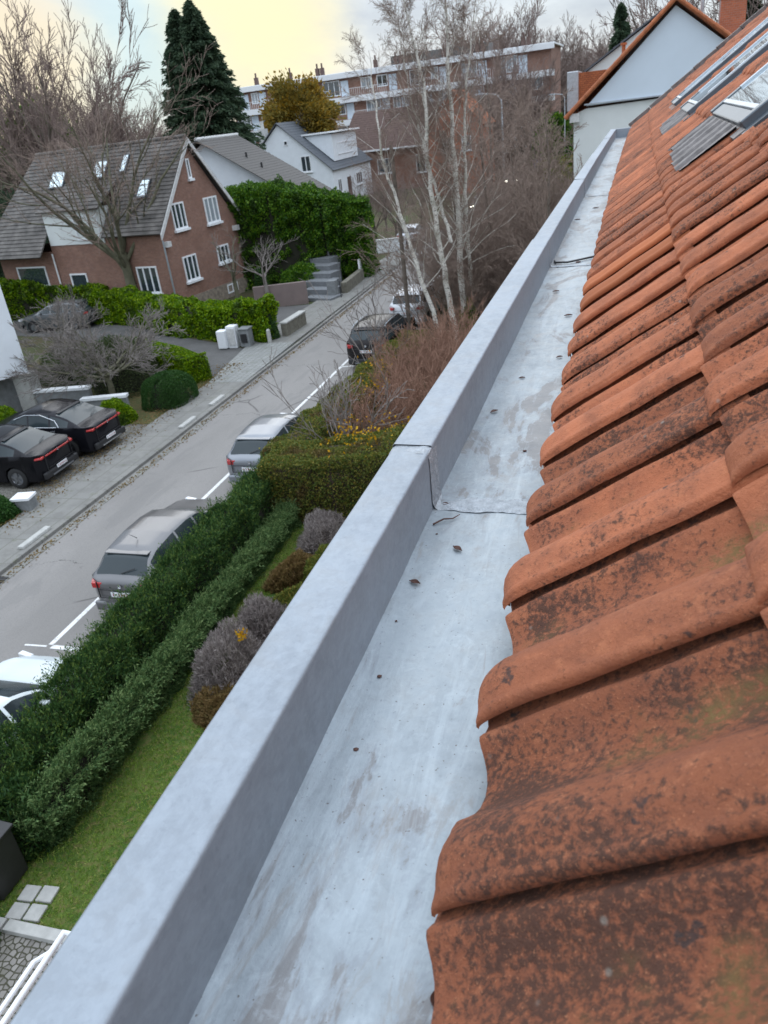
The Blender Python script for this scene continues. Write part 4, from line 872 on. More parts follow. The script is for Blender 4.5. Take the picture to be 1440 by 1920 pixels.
# small red lorry far away
t = empty('lorry', (-13.0, 150, 0)); tag(t, 'small red lorry far up the road beside the neighbour wall', 'lorry')
b = MB(); b.box((-13.0, 149, 1.6), (2.3, 1.9, 2.3)); b.build('cab', paint('lorry_red', (.45, .05, .03)), t, bevel=.12); b = MB(); b.box((-13.0, 153, 1.9), (2.4, 6, 2.6)); b.build('cargo_box', paint('lorry_box', (.38, .06, .04)), t, bevel=.05)
b = MB(); b.box((-13.0, 148.02, 2.1), (2.0, .06, .9)); b.build('windscreen', MT['carglass'], t)
for yy in (149.3, 154.5):
    for s in (-1, 1): b = MB(); lathe(b, [(-.15, 0), (-.15, .48), (.15, .48), (.15, 0)], 16, -13.0+s*1.05, yy, .48); b.build('wheel', MT['rubber'], t)

# ================================================================== building helpers
def window(parent, P, U, w, h, mull=1, frame='white', pane='glass', sill=True, name='window', dep=.06, fw=.09):
    """P lower-left corner on the wall, U unit direction along wall; outward = U x Z"""
    U = Vector(U).normalized(); O = U.cross(Vector((0, 0, 1))); P = Vector(P); M = Matrix((U, O, Vector((0, 0, 1)))).transposed()
    b = MB()
    def bx(u0, u1, z0, z1, d0, d1): b.box(P+U*((u0+u1)/2)+O*((d0+d1)/2)+Vector((0, 0, (z0+z1)/2)), (u1-u0, d1-d0, z1-z0), M=M)
    bx(0, fw, 0, h, -.02, dep); bx(w-fw, w, 0, h, -.02, dep); bx(fw, w-fw, h-fw, h, -.02, dep); bx(fw, w-fw, 0, fw, -.02, dep)
    for k in range(1, mull+1): c = w*k/(mull+1); bx(c-.045, c+.045, fw, h-fw, -.02, dep-.008)
    f = b.build(name, MT[frame], parent)
    b = MB(); bx(fw-.01, w-fw+.01, fw-.01, h-fw+.01, -.01, .015); b.build('pane', MT[pane], f)
    if sill: b = MB(); bx(-.08, w+.08, -.13, -.0, -.02, .16); b.build('sill', MT[frame], f)
    return f
def stepped(b, E0, E1, R1, R0, rows, th=.045, cols=0):
    """stepped tile rows between eave E0-E1 and ridge R0-R1"""
    E0, E1, R1, R0 = map(Vector, (E0, E1, R1, R0)); n = (E1-E0).cross(R0-E0).normalized(); n = n if n.z > 0 else -n
    for i in range(rows):
        a, c = i/rows, (i+1)/rows
        p = [E0.lerp(R0, a), E1.lerp(R1, a), E1.lerp(R1, c), E0.lerp(R0, c)]; up = n*th
        t4 = [p[0]+up, p[1]+up, p[2]+n*.006, p[3]+n*.006]
        b.add([p[0]-n*.05, p[1]-n*.05, t4[1], t4[0], t4[2], t4[3], p[2]-n*.05, p[3]-n*.05], [(0, 1, 2, 3), (3, 2, 4, 5), (0, 3, 5, 7), (1, 6, 4, 2), (5, 4, 6, 7), (0, 7, 6, 1)])

# ------------------------------------------------------------------ brick gabled house
C0 = Vector((-23.3, 47.06, 0)); DU = Vector((-.987, .160, 0)).normalized(); DV = Vector((.160, .987, 0)).normalized()
def H(u, v, z): return C0 + DU*u + DV*v + Vector((0, 0, z))
bh = empty('brick_house', tuple(H(6, -4, 0))); tag(bh, 'red brick house with steep grey tiled roof, white dormer wall and street facing gable', 'house')
b = MB(); VN, VF, VA = -7.5, -.35, -3.92
b.prism([H(.25, VN, .6), H(.25, VF, .6), H(.25, VF, 4.55), H(.25, VA, 8.95), H(.25, VN, 4.55)], DU*8.6)
b.prism([H(8.85, VN, .6), H(13.6, VN, .6), H(13.6, VF, .6), H(8.85, VF, .6)], (0, 0, 3.4)); b.build('wall', MT['brick'], bh)
b = MB(); b.prism([H(.21, VN-.04, -.2), H(13.7, VN-.04, -.2), H(13.7, VF+.04, -.2), H(.21, VF+.04, -.2)], (0, 0, 1.1)); b.build('plinth', MT['stonebase'], bh)
b = MB(); sl = 1.165
def rz_(v): return 9.25-abs(v-VA)*sl
vE, vL, vF = -7.85, -8.55, .02
# front slope: right of dormer, dormer gap, left long part with hip
stepped(b, H(0, vE, rz_(vE)), H(4.35, vE, rz_(vE)), H(4.35, VA, 9.25), H(0, VA, 9.25), 24)
stepped(b, H(4.35, -5.35, rz_(-5.35)), H(8.8, -5.35, rz_(-5.35)), H(8.8, VA, 9.25), H(4.35, VA, 9.25), 9)
stepped(b, H(8.8, vL, rz_(vL)), H(14.3, vL, rz_(vL)), H(11.8, VA, 9.25), H(8.8, VA, 9.25), 28)
stepped(b, H(14.0, vF, rz_(vF)), H(0, vF, rz_(vF)), H(0, VA, 9.25), H(11.8, VA, 9.25), 24)
stepped(b, H(14.3, vL, rz_(vL)), H(14.0, vF, rz_(vF)), H(11.8, VA, 9.25), H(11.8, VA, 9.25), 28)
rf = b.build('roof', MT['slate'], bh)
b = MB(); b.tube([H(0, VA, 9.28), H(11.8, VA, 9.28)], .11, 8); b.build('ridge', MT['slate'], bh)
# dormer with white cladding
b = MB(); b.prism([H(4.4, VN-.06, 4.35), H(8.75, VN-.06, 4.35), H(8.75, VN-.06, 6.25), H(4.4, VN-.06, 6.25)], DV*2.2)
dm = b.build('dormer', MT['render2'], bh)
b = MB(); stepped(b, H(4.1, VN-.30, 6.22), H(9.0, VN-.30, 6.22), H(8.8, -5.2, 7.62), H(4.35, -5.2, 7.62), 8); b.build('dormer_roof', MT['slate'], dm)
window(dm, H(6.4, VN-.06, 4.55), -DU, 1.2, 1.35, 1); window(dm, H(5.3, VN-.06, 4.55), -DU, .75, 1.3, 0, pane='glass_l')
# barge boards
for (a, c) in (((-.02, vE, rz_(vE)-.02), (-.02, VA, 9.25-.02)), ((-.02, vF, rz_(vF)-.02), (-.02, VA, 9.25-.02))):
    b = MB(); p0, p1 = H(*a), H(*c); b.prism([p0, p1, p1+Vector((0, 0, -.30)), p0+Vector((0, 0, -.30))], -DU*.07); b.build('barge_board', MT['offwhite'], bh)
G = lambda v, z: H(.25, v, z)
window(bh, G(-6.25, 4.62), DV, 1.15, 1.40, 2); window(bh, G(-3.25, 4.50), DV, 1.30, 1.45, 2, pane='glass_l'); window(bh, G(-6.2, 1.75), DV, 1.25, 1.40, 2); window(bh, G(-2.9, 2.15), DV, 1.20, 1.0, 2, pane='glass')
window(bh, G(-4.15, 7.1), DV, .32, 1.05, 0); window(bh, G(-2.6, .25), DV, 1.1, .55, 1, sill=False)
Fw = lambda u, z: H(u, VN, z)
window(bh, Fw(2.6, 1.45), -DU, 1.5, 1.5, 2); window(bh, Fw(7.9, 1.2), -DU, 1.35, 1.5, 0); window(bh, Fw(12.3, 2.0), -DU, 2.5, 1.2, 0)
for (u0, v_, w) in ((1.0, -6.35, .72), (4.7, -5.35, .95), (7.9, -5.6, 1.15), (3.15, -5.2, .42)):
    z_ = rz_(v_); n = Vector(DV)*(-sl)+Vector((0, 0, 1)); n.normalize(); up = (Vector(DV)+Vector((0, 0, sl))).normalized()
    p = H(u0+.6, v_, z_)+n*.05; b = MB(); b.prism([p, p+DU*w, p+DU*w+up*1.15, p+up*1.15], n*.10); s_ = b.build('roof_window', MT['alu'], bh)
    b = MB(); p2 = p+n*.10+DU*.06+up*.07; b.prism([p2, p2+DU*(w-.12), p2+DU*(w-.12)+up*1.0, p2+up*1.0], n*.012); b.build('pane', MT['skyglass'], s_)
b = MB(); b.tube([H(.1, VN-.12, 4.3), H(.1, VN-.12, .6)], .05, 8); b.build('downpipe', MT['alu_l'], bh)
b = MB(); b.tube([H(8.8, VN-.1, 3.9), H(8.8, VN-.1, .6)], .05, 8); b.build('downpipe', MT['white'], bh)
for v in (-7.3, -.7): b = MB(); b.box(H(.12, v, 4.05 if v < -5 else 3.9), (.35, .35, .28)); b.build('corbel', MT['offwhite'], bh)
# ------------------------------------------------------------------ low house with wide grey roof
lh = empty('low_house', (-29, 57, 0)); tag(lh, 'low white gabled house with broad plain grey roof behind the tall hedge', 'house')
b = MB(); b.prism([(-34.5, 54.3, 0), (-22.4, 54.3, 0), (-22.4, 54.3, 4.6), (-29, 54.3, 8.7), (-34.5, 54.3, 5.2)], (0, 5.6, 0)); b.build('wall', MT['render'], lh)
b = MB(); stepped(b, (-21.5, 53.6, 4.3), (-21.5, 60.3, 4.3), (-29, 60.3, 9.0), (-29, 53.6, 9.0), 30, .02); stepped(b, (-36, 53.6, 4.6), (-36, 60.3, 4.6), (-29, 60.3, 9.0), (-29, 53.6, 9.0), 30, .02); rf = b.build('roof', MT['roof_grey'], lh)
b = MB(); b.tube([(-29, 53.6, 9.04), (-29, 60.3, 9.04)], .12, 8); b.build('ridge', MT['offwhite'], rf)
for (x_, y_) in ((-26.6, 56.2), (-25.4, 55.9)): b = MB(); zz_ = 9.0-(29+x_)*.627; b.tube([(x_, y_, zz_-.1), (x_, y_, zz_+.35)], .08, 8); b.build('vent_pipe', MT['blackpl'], rf)
# ------------------------------------------------------------------ white house with slate roof
wh = empty('white_house', (-37, 98, 0)); tag(wh, 'white rendered house with dark slate roof and pale box dormer', 'house')
b = MB(); b.prism([(-41.4, 92, 0), (-33.1, 92, 0), (-33.1, 92, 4.4), (-39.1, 92, 9.5), (-41.4, 92, 7.4)], (0, 15, 0)); b.build('wall', MT['render'], wh)
b = MB(); stepped(b, (-32.8, 91.7, 4.15), (-32.8, 107.4, 4.15), (-39.1, 107.4, 9.72), (-39.1, 91.7, 9.72), 20, .03); stepped(b, (-41.9, 91.7, 7.1), (-41.9, 107.4, 7.1), (-39.1, 107.4, 9.72), (-39.1, 91.7, 9.72), 10, .03); b.build('roof', MT['slate_dark'], wh)
b = MB(); b.prism([(-33.6, 94.6, 5.0), (-33.6, 94.6, 7.9), (-37.2, 94.6, 8.1)], (0, 9.2, 0)); dm = b.build('dormer', MT['render'], wh)
b = MB(); b.box((-35.4, 99.2, 8.1), (4.6, 9.8, .14)); b.build('dormer_roof', MT['white'], dm); window(dm, (-33.6, 96.2, 5.6), (0, 1, 0), 5.8, 1.3, 4, sill=False)
window(wh, (-36.8, 92, 4.3), (1, 0, 0), 1.2, 1.7, 1); window(wh, (-38.6, 92, 7.3), (1, 0, 0), .5, .5, 0, sill=False); window(wh, (-39.6, 92, 3.6), (1, 0, 0), 1.0, 1.5, 1); window(wh, (-33.1, 93.4, 1.6), (0, 1, 0), 1.3, 1.5, 1); window(wh, (-33.1, 100.5, 1.8), (0, 1, 0), 2.4, 1.4, 2)
b = MB(); b.box((-33.08, 97.6, 1.5), (.08, 1.3, 3)); b.build('door', MT['roof_brown'], wh)
b = MB(); b.box((-41.5, 93.2, 8.0), (.9, .9, 2.6)); b.box((-41.5, 93.2, 9.5), (.35, .35, 1.2)); b.build('chimney', MT['offwhite'], wh)
# ------------------------------------------------------------------ brown roofed brick house and orange brick house behind the birches
br = empty('brown_roof_house', (-32, 113, 0)); tag(br, 'brick house with large dark brown roof just right of the white house', 'house')
b = MB(); b.prism([(-37.2, 110, 0), (-25.6, 110, 0), (-25.6, 118, 0), (-37.2, 118, 0)], (0, 0, 5.4)); b.build('wall', MT['brick'], br)
b = MB(); stepped(b, (-38.0, 109.2, 5.2), (-25.0, 109.2, 5.2), (-25.0, 114, 9.9), (-36.8, 114, 9.9), 18, .03); stepped(b, (-38, 118.6, 5.3), (-25.0, 118.6, 5.3), (-25.0, 114, 9.9), (-36.8, 114, 9.9), 16, .03); b.build('roof', MT['roof_brown'], br)
b = MB(); b.box((-31.5, 109.1, 5.15), (13.2, .2, .2)); b.build('roof_gutter', MT['white'], br); b = MB(); b.box((-27, 114, 10.3), (1.1, 1.1, 1.6)); b.build('chimney', MT['brick'], br)
window(br, (-27.6, 110, 1.9), (1, 0, 0), 1.3, 2.2, 0); window(br, (-33.0, 110, 2.2), (1, 0, 0), 2.0, 1.8, 1)
oh = empty('orange_brick_house', (-19, 100, 0)); tag(oh, 'narrow orange brick house seen between the birch trunks', 'house')
b = MB(); b.prism([(-22.5, 96, 0), (-16.2, 96, 0), (-16.2, 96, 7.2), (-19.3, 96, 10.6), (-22.5, 96, 7.2)], (0, 8, 0)); b.build('wall', MT['brick_or'], oh)
b = MB(); stepped(b, (-15.9, 95.7, 7.0), (-15.9, 104.3, 7.0), (-19.3, 104.3, 10.8), (-19.3, 95.7, 10.8), 12, .03); stepped(b, (-22.8, 95.7, 7.0), (-22.8, 104.3, 7.0), (-19.3, 104.3, 10.8), (-19.3, 95.7, 10.8), 12, .03); b.build('roof', MT['roof_or'], oh)
for x_ in (-20.9, -18.6): window(oh, (x_, 96, 4.6), (1, 0, 0), 1.1, 1.5, 1)
# ------------------------------------------------------------------ apartment block
ap = empty('apartment_block', (-38, 124, 0)); tag(ap, 'long flat roofed apartment block with white bands, brick panels and balconies', 'apartment block')
AU = Vector((.9995, -.03, 0)).normalized(); A0 = Vector((-57.5, 120, 0)); AO = AU.cross(Vector((0, 0, 1)))
def AP(u, d, z): return A0+AU*u+AO*d+Vector((0, 0, z))
AM = Matrix((AU, AO, Vector((0, 0, 1)))).transposed(); LA = 47.0
def abox(b, u0, u1, d0, d1, z0, z1): b.box(AP((u0+u1)/2, (d0+d1)/2, (z0+z1)/2), (u1-u0, d1-d0, z1-z0), M=AM)
b = MB(); abox(b, 0, LA, -11, 0, 0, 15.0); b.build('wall', MT['brick'], ap)
b = MB()
for z in (15.0, 12.1, 9.2, 6.3, 3.4): abox(b, -.4, LA+.4, -.2, 1.0 if z < 15 else .7, z-.55 if z > 14 else z-.75, z+.10 if z > 14 else z)
abox(b, -.4, LA+.4, -11.4, -.2, 15.0, 15.2); b.build('floor_band', MT['white'], ap)
rA = random.Random(5)
for fl in range(4):
    z = 3.4+fl*2.9
    u = .3
    while u < LA-2.5:
        w = rA.choice([1.1, 1.6, 2.2, 2.6]); 
        window(ap, AP(u, .0, z+.25 if w > 2 else z+.7), AU, w, 1.95 if w > 2 else 1.45, 1 if w < 2 else 2, pane=rA.choice(['glass', 'glass_l', 'glass_l']), sill=False, fw=.12); u += w
        if rA.random() < .75: b = MB(); abox(b, u+.15, u+1.3, .02, .06, z+.05, z+2.05); b.build('panel', MT['clad'], ap); u += 1.4
        u += rA.choice([.4, .8, 1.8])
    for ub in (1.5, 10.5, 19, 28, 37):
        b = MB(); abox(b, ub, ub+5.5, .92, .97, z+.95, z+1.0)
        for k in range(19): abox(b, ub+k*.3, ub+k*.3+.04, .93, .96, z, z+.95)
        b.build('balcony_rail', MT['white'], ap)
for u, n_ in ((3, 1), (8.6, 1), (13, 2), (22, 1), (25, 3), (32, 2), (36, 3), (43, 2)):
    b = MB()
    for k in range(n_): b.box(AP(u+k*.75, -3, 15.75), (.5, .6, 1.1)); b.tube([AP(u+k*.75, -3, 16.2), AP(u+k*.75, -3, 16.9)], .14, 6)
    b.build('chimney', MT['roof_brown'], ap)
b = MB(); abox(b, 24, 38, -8, -4, 15.2, 16.5); b.build('roof_hut', MT['roof_grey'], ap)
# ------------------------------------------------------------------ neighbour with pale gable (right)
ng = empty('gabled_neighbour', (1.5, 38, 0)); tag(ng, 'neighbouring building with pale blue clad gable, orange tiled verges and grey dormer', 'house')
EA, APx, RG = (-2.25, 8.35), (1.3, 11.45), (3.0, 10.15)
b = MB(); b.prism([(-2.2, 34, 0), (9, 34, 0), (9, 34, 8.65), (3.0, 34, 8.52), (-1.75, 34, 8.42), (-2.2, 34, 8.25)], (0, 12, 0)); b.build('wall', MT['render2'], ng)
b = MB(); b.prism([(-1.72, 33.90, 8.50), (9, 33.90, 8.66), (9, 33.90, 9.0), (4.2, 33.90, 9.55), (2.9, 33.90, 10.1), (1.3, 33.90, 11.33)], (0, .14, 0)); b.build('gable_cladding', MT['clad'], ng)
b = MB(); b.box((3.6, 33.88, 8.56), (10.8, .10, .05), M=Matrix.Rotation(-.0, 3, 'Y')); b.build('cladding_trim', MT['alu_l'], ng)
b = MB()
stepped(b, (EA[0]-.25, 33.7, EA[1]-.2), (EA[0]-.25, 46.2, EA[1]-.2), (APx[0], 46.2, APx[1]+.08), (APx[0], 33.7, APx[1]+.08), 14, .05)
stepped(b, (3.1, 33.7, 10.12), (3.1, 46.2, 10.12), (APx[0], 46.2, APx[1]+.08), (APx[0], 33.7, APx[1]+.08), 7, .05)
stepped(b, (9.2, 33.7, 8.7), (9.2, 46.2, 8.7), (3.1, 46.2, 10.12), (3.1, 33.7, 10.12), 16, .05)
b.build('roof', MT['roof_or'], ng)
b = MB()
for i in range(15):
    f = i/15; x_, z_ = EA[0]-.25+f*(APx[0]-EA[0]+.25), EA[1]-.2+f*(APx[1]-EA[1]+.28); b.tube([(x_, 33.68, z_+.02), (x_+.27, 33.68, z_+.255)], [.085, .075], 8)
for i in range(10): f = i/10; x_, z_ = APx[0]+f*1.85, APx[1]+.10-f*1.40; b.tube([(x_, 33.68, z_), (x_+.19, 33.68, z_-.15)], [.08, .07], 8)
b.build('verge_tiles', MT['roof_or'], ng, True)
b = MB(); b.box((-2.36, 37.2, 9.05), (.46, 2.4, 1.42)); dz_ = b.build('dormer', MT['galv'], ng, bevel=.03); b = MB(); b.box((-1.3, 37.2, 9.0), (1.66, 2.3, 1.36)); b.build('cheek', MT['hung'], dz_)
b = MB(); b.tube([(-.45, 36.0, 9.9), (-.45, 36.0, 10.45)], .07, 8); b.tube([(-.45, 36, 10.42), (-.45, 36, 10.5)], .12, 8); b.build('vent_pipe', MT['roof_or'], ng, True)
b = MB(); b.box((-2.15, 33.9, 8.15), (.35, .35, .3)); b.build('corbel', MT['offwhite'], ng)
b = MB(); b.box((3.35, 36.0, 10.6), (.85, .9, 1.7)); b.box((3.35, 36.0, 11.48), (.95, 1.0, .1)); b.build('chimney', MT['brick_or'], ng)
for x_, h_ in ((2.3, 2.3), (2.95, 2.0), (3.2, 1.0)): b = MB(); b.tube([(x_, 36, 10.0), (x_, 36, 9.9+h_)], .06, 8); b.build('flue', MT['galv'], ng, True)
n2 = empty('rear_gabled_house', (1, 50, 0)); tag(n2, 'house behind with pale gable wall and dark verge line', 'house')
b = MB(); b.prism([(-2.7, 48, 0), (5, 48, 0), (5, 48, 8.6), (1.4, 48, 12.15), (-2.7, 48, 9.75)], (0, 8, 0)); b.build('wall', MT['render2'], n2)
b = MB(); stepped(b, (-2.9, 47.8, 9.72), (-2.9, 56.2, 9.72), (1.4, 56.2, 12.3), (1.4, 47.8, 12.3), 12, .05); stepped(b, (5.3, 47.8, 8.4), (5.3, 56.2, 8.4), (1.4, 56.2, 12.3), (1.4, 47.8, 12.3), 12, .05); b.build('roof', MT['slate_dark'], n2)
# ------------------------------------------------------------------ white building at the left edge
wb = empty('white_building', (-25, 22, 0)); tag(wb, 'white rendered building with grey stone pier at the left picture edge', 'building')
b = MB(); b.prism([(-32, 12, 1.75), (-23.1, 22.3, 1.75), (-22.15, 24.05, 1.75), (-32, 24.6, 1.75)], (0, 0, 6.5)); b.build('wall', MT['render'], wb)
b = MB(); b.prism([(-32, 13, 0), (-24, 22.9, 0), (-23, 24.2, 0), (-32, 24.5, 0)], (0, 0, 1.76)); b.build('plinth', MT['concrete_gr'], wb)
b = MB(); b.box((-22.35, 24.0, .88), (.7, .6, 1.76)); b.build('stone_pier', MT['concrete_lt'], wb)
b = MB(); b.box((-23.6, 20.9, 3.7), (.5, .9, .12)); b.build('canopy', MT['roof_or'], wb)
for (x0, y0, x1, y1, h, lab) in ((-22, 23.9, -19.75, 24.25, .98, 'grey panelled garden wall with white coping next to the stone pier'), (-19.7, 23.6, -18.0, 24.0, .72, 'lower white capped wall step behind the small bush')):
    w = empty('garden_wall', ((x0+x1)/2, (y0+y1)/2, 0)); tag(w, lab, 'wall', 'garden walls by the apron')
    b = MB(); a = math.atan2(y1-y0, x1-x0); Ln = math.dist((x0, y0), (x1, y1)); c = ((x0+x1)/2, (y0+y1)/2); b.box((*c, h/2), (Ln, .2, h), a); b.build('panel', MT['concrete_gr'], w); b = MB(); b.box((*c, h+.05), (Ln+.06, .32, .1), a); b.build('coping', MT['white'], w)
# ------------------------------------------------------------------ steps, low walls, cabinets
st = empty('garden_steps', (-17.5, 44, 0)); tag(st, 'blue stone garden steps rising left of the low white wall', 'steps')
for i in range(7):
    b = MB(); b.box((-16.9-i*.34, 42.6+i*1.0, .10+i*.14), (2.0, 1.15, .20+i*.28), -.28); b.build('tread', MT['step'], st, bevel=.01)
b = MB(); b.tube([(-15.7, 42.4, 1.0), (-17.6, 48.6, 1.9)], .025, 6)
for f in (0, .5, 1): x_, y_, z_ = -15.7-1.9*f, 42.4+6.2*f, f*.9; b.tube([(x_, y_, z_), (x_, y_, z_+1.0)], .022, 6)
b.build('handrail', MT['blackpl'], st)
def wallseg(name, p, q, h, w, mt, lab, cop=None, cat='wall'):
    a = math.atan2(q[1]-p[1], q[0]-p[0]); Ln = math.dist(p, q); c = ((p[0]+q[0])/2, (p[1]+q[1])/2)
    r_ = empty(name, (*c, 0)); tag(r_, lab, cat); b = MB(); b.box((*c, h/2), (Ln, w, h), a); b.build('masonry', MT[mt], r_, bevel=.01)
    if cop: b = MB(); b.box((*c, h+.035), (Ln+.06, w+.08, .07), a); b.build('coping', MT[cop], r_)
MT['mauve'] = simple('mauve_brown_wall', (.20, .155, .145), .85, 0, .12, 2); MT['oldwall'] = simple('old_stone', (.16, .15, .12), .95, 0, .5, 5, .6, 14)
wallseg('retaining_wall', (-20.4, 40.9), (-17.5, 41.8), 1.25, .25, 'mauve', 'smooth mauve brown retaining wall left of the steps')
wallseg('stone_wall', (-15.85, 34.3), (-15.75, 36.6), .7, .3, 'oldwall', 'low mossy stone wall ending the laurel hedge', 'concrete_lt')
wallseg('planter_wall', (-15.9, 43.6), (-16.1, 47.6), .7, .35, 'oldwall', 'rough stone planter wall right of the steps')
wallseg('white_panel_fence', (-16.25, 47.8), (-16.45, 52.0), 1.25, .12, 'white', 'white panel fence at the corner of the tall hedge', None, 'fence')
wallseg('white_garden_wall', (-18.6, 57.4), (-15.9, 58.1), .9, .25, 'white', 'low white garden wall farther up the street', 'offwhite')
wallseg('stone_block', (-16.75, 16.1), (-16.25, 16.2), .42, .4, 'concrete_gr', 'white capped stone block at the end of the clipped hedge', 'white', 'block')
cb = empty('utility_cabinet', (-18.1, 32.9, 0)); tag(cb, 'pale utility cabinet pair standing against the laurel hedge', 'cabinet')
b = MB(); b.box((-18.35, 32.75, .48), (.45, .45, .85)); b.box((-17.9, 32.95, .54), (.48, .45, 1.05)); b.build('housing', MT['white'], cb, bevel=.04); b = MB(); b.box((-17.9, 32.71, .56), (.38, .03, .8)); b.build('door', MT['offwhite'], cb, bevel=.01)
bn = empty('wheeled_bin', (-17.2, 32.9, 0)); tag(bn, 'grey wheeled bin next to the pale utility cabinet', 'bin')
b = MB(); b.prism([(-17.45, 32.65, .08), (-16.95, 32.65, .08), (-16.95, 33.15, .08), (-17.45, 33.15, .08)], (0, 0, .8)); b.build('body', MT['concrete_gr'], bn, bevel=.03); b = MB(); b.box((-17.2, 32.9, .92), (.56, .58, .08)); b.build('lid', MT['concrete_gr'], bn, bevel=.03); b = MB(); b.box((-17.2, 32.62, .5), (.30, .04, .4)); b.build('front_panel', MT['blackpl'], bn)
b = MB(); b.tube([(-16.2, 33.25, 0), (-16.2, 33.25, .68)], .10, 10); b.tube([(-16.2, 33.25, .68), (-16.2, 33.25, .74)], [.10, .05], 10); o = b.build('bollard', MT['concrete_lt'], smooth=True); tag(o, 'short pale bollard at the end of the laurel hedge', 'bollard')
b = MB(); b.box((-16.35, 42.9, .5), (.55, .45, 1.0)); o = b.build('letter_box', MT['concrete_gr'], bevel=.03); tag(o, 'grey letter box pillar at the foot of the garden steps', 'letter box')
# lamp / telegraph pole, far poles, sign
b = MB(); b.tube([(-8.85, 31.7, 0), (-8.85, 31.7, 4.2), (-8.9, 31.7, 8.0)], [.10, .085, .07], 10); o = b.build('wooden_pole', MT['bark'], smooth=True); tag(o, 'dark wooden pole rising between the black car and the birches', 'pole')
for i, (x, y, h) in enumerate(((-9.0, 62, 9.5), (-8.2, 110, 9.0))):
    lp = empty('street_lamp', (x, y, 0)); tag(lp, ['grey street lamp standing behind the thicket left of the neighbour', 'distant street lamp near the red lorry'][i], 'street lamp'); b = MB(); b.tube([(x, y, 0), (x, y, h-.4), (x-.3, y, h), (x-1.2, y, h+.15)], [.09, .06, .05, .04], 8); b.build('pole', MT['galv'], lp, True)
    b = MB(); b.box((x-1.5, y, h+.14), (.7, .28, .12)); b.build('lamp_head', MT['alu_l'], lp, bevel=.03)
MT['signblue'] = simple('sign_blue', (.05, .13, .42), .5, 0, 0); sg = empty('road_sign', (-10.1, 96, 0)); tag(sg, 'blue road sign with white triangle by the far crossing', 'road sign')
b = MB(); b.tube([(-10.1, 96.05, 0), (-10.1, 96.05, 2.9)], .04, 8); b.build('post', MT['galv'], sg); b = MB(); b.box((-10.1, 96, 2.45), (.9, .04, .9)); b.build('sign_plate', MT['signblue'], sg, bevel=.01)
b = MB(); b.prism([(-10.4, 95.975, 2.15), (-9.8, 95.975, 2.15), (-10.1, 95.975, 2.75)], (0, -.006, 0)); b.build('white_triangle', MT['white'], sg)

# ================================================================== hedges and shrubs across the street
o = hedge('laurel_hedge', [(-16.3, 33.9), (-18.6, 34.4), (-22.6, 36.1), (-27.2, 38.9), (-30, 39.6)], [1.2, 1.4, 1.4, 1.2, 1.0], [2.1, 1.75, 1.75, 1.9, 1.9], 75000, 'lf_laurel', .15, .085, (0, 0, .3), .18, seed=8, gaps=(1.6, .50), rnd=.3)
tag(o, 'yellow green laurel hedge with bare patches running behind the utility cabinet', 'hedge')
o = hedge('laurel_hedge', [(-29.5, 40.6), (-34, 41.4), (-39, 42.0)], 1.3, [1.9, 2.2, 2.5], 26000, 'lf_laurel', .16, .09, (0, 0, .3), .16, seed=9, rnd=.3)
tag(o, 'laurel hedge stretch below the low eave of the brick house', 'hedge')
o = hedge('rounded_hedge', [(-16.9, 27.6), (-18.6, 28.6), (-21.8, 30.0)], 1.15, [1.15, 1.35, 1.4], 36000, 'lf_laurel', .085, .055, (0, 0, .3), .07, seed=10, rnd=.5)
tag(o, 'rounded bright green hedge curving beside the dark driveway', 'hedge')
o = shrub('box_bush', (-16.95, 25.2, 0), (.95, 1.05, 1.2), 34000, 'lf_box', .045, .03, (0, 0, .3), .05, 'core', seed=11, shell=.9, flat=1)
tag(o, 'dense dark green clipped box bush on the leafy bed', 'bush')
for i, (c, rad, mt, n, lab) in enumerate((((-20.4, 27.2, 0), (1.9, 1.9, 2.2), 'lf_shrub', 20000, 'large dull green shrub behind the pollarded tree'), ((-18.1, 23.2, 0), (.85, .65, .85), 'lf_laurel', 10000, 'small olive bush behind the tail of the black car'), ((-22.2, 21.9, 0), (1.1, .9, 1.15), 'lf_laurel', 14000, 'rounded light green bush at the left edge above the black cars'),
      ((-17.4, 15.6, 0), (1.0, .7, .72), 'lf_box', 14000, 'clipped green hedge end beside the stone block'), ((-19.3, 45.8, 0), (1.5, 1.8, 1.7), 'lf_tall', 9000, 'round evergreen bush left of the garden steps'), ((-16.6, 34.1, 0), (.5, .5, 1.4), 'lf_dark', 4500, 'dark upright shrub at the end of the laurel hedge'), ((-20.9, 43.2, 0), (.5, .5, 1.9), 'lf_dark', 4000, 'narrow dark shrub against the brick house plinth'),
      ((-38.5, 37, 0), (3.2, 3.2, 4.0), 'lf_tall', 12000, 'evergreen mass at the far left behind the white building'), ((-23.9, 28.6, 0), (1.8, 1.3, 1.5), 'lf_shrub', 12000, 'low green shrub between the white building and the curved hedge'))):
    o = shrub('garden_bush', c, rad, n, mt, .07 if c[1] < 30 else .13, .045 if c[1] < 30 else .08, (0, 0, .3), .10, 'core', seed=60+i); tag(o, lab, 'bush')
th = hedge('tall_hedge', [(-15.9, 49.6), (-18.5, 48.9), (-21.5, 48.3), (-24.6, 48.0)], [2.6, 3.0, 3.4, 3.0], [4.6, 5.4, 6.1, 6.2], 150000, 'lf_tall', .15, .09, (0, 0, .25), .42, seed=12, rnd=.9)
tag(th, 'very tall rounded evergreen hedge right of the brick gable', 'hedge')

# ================================================================== trees
def rs_(s): return np.random.default_rng(s)
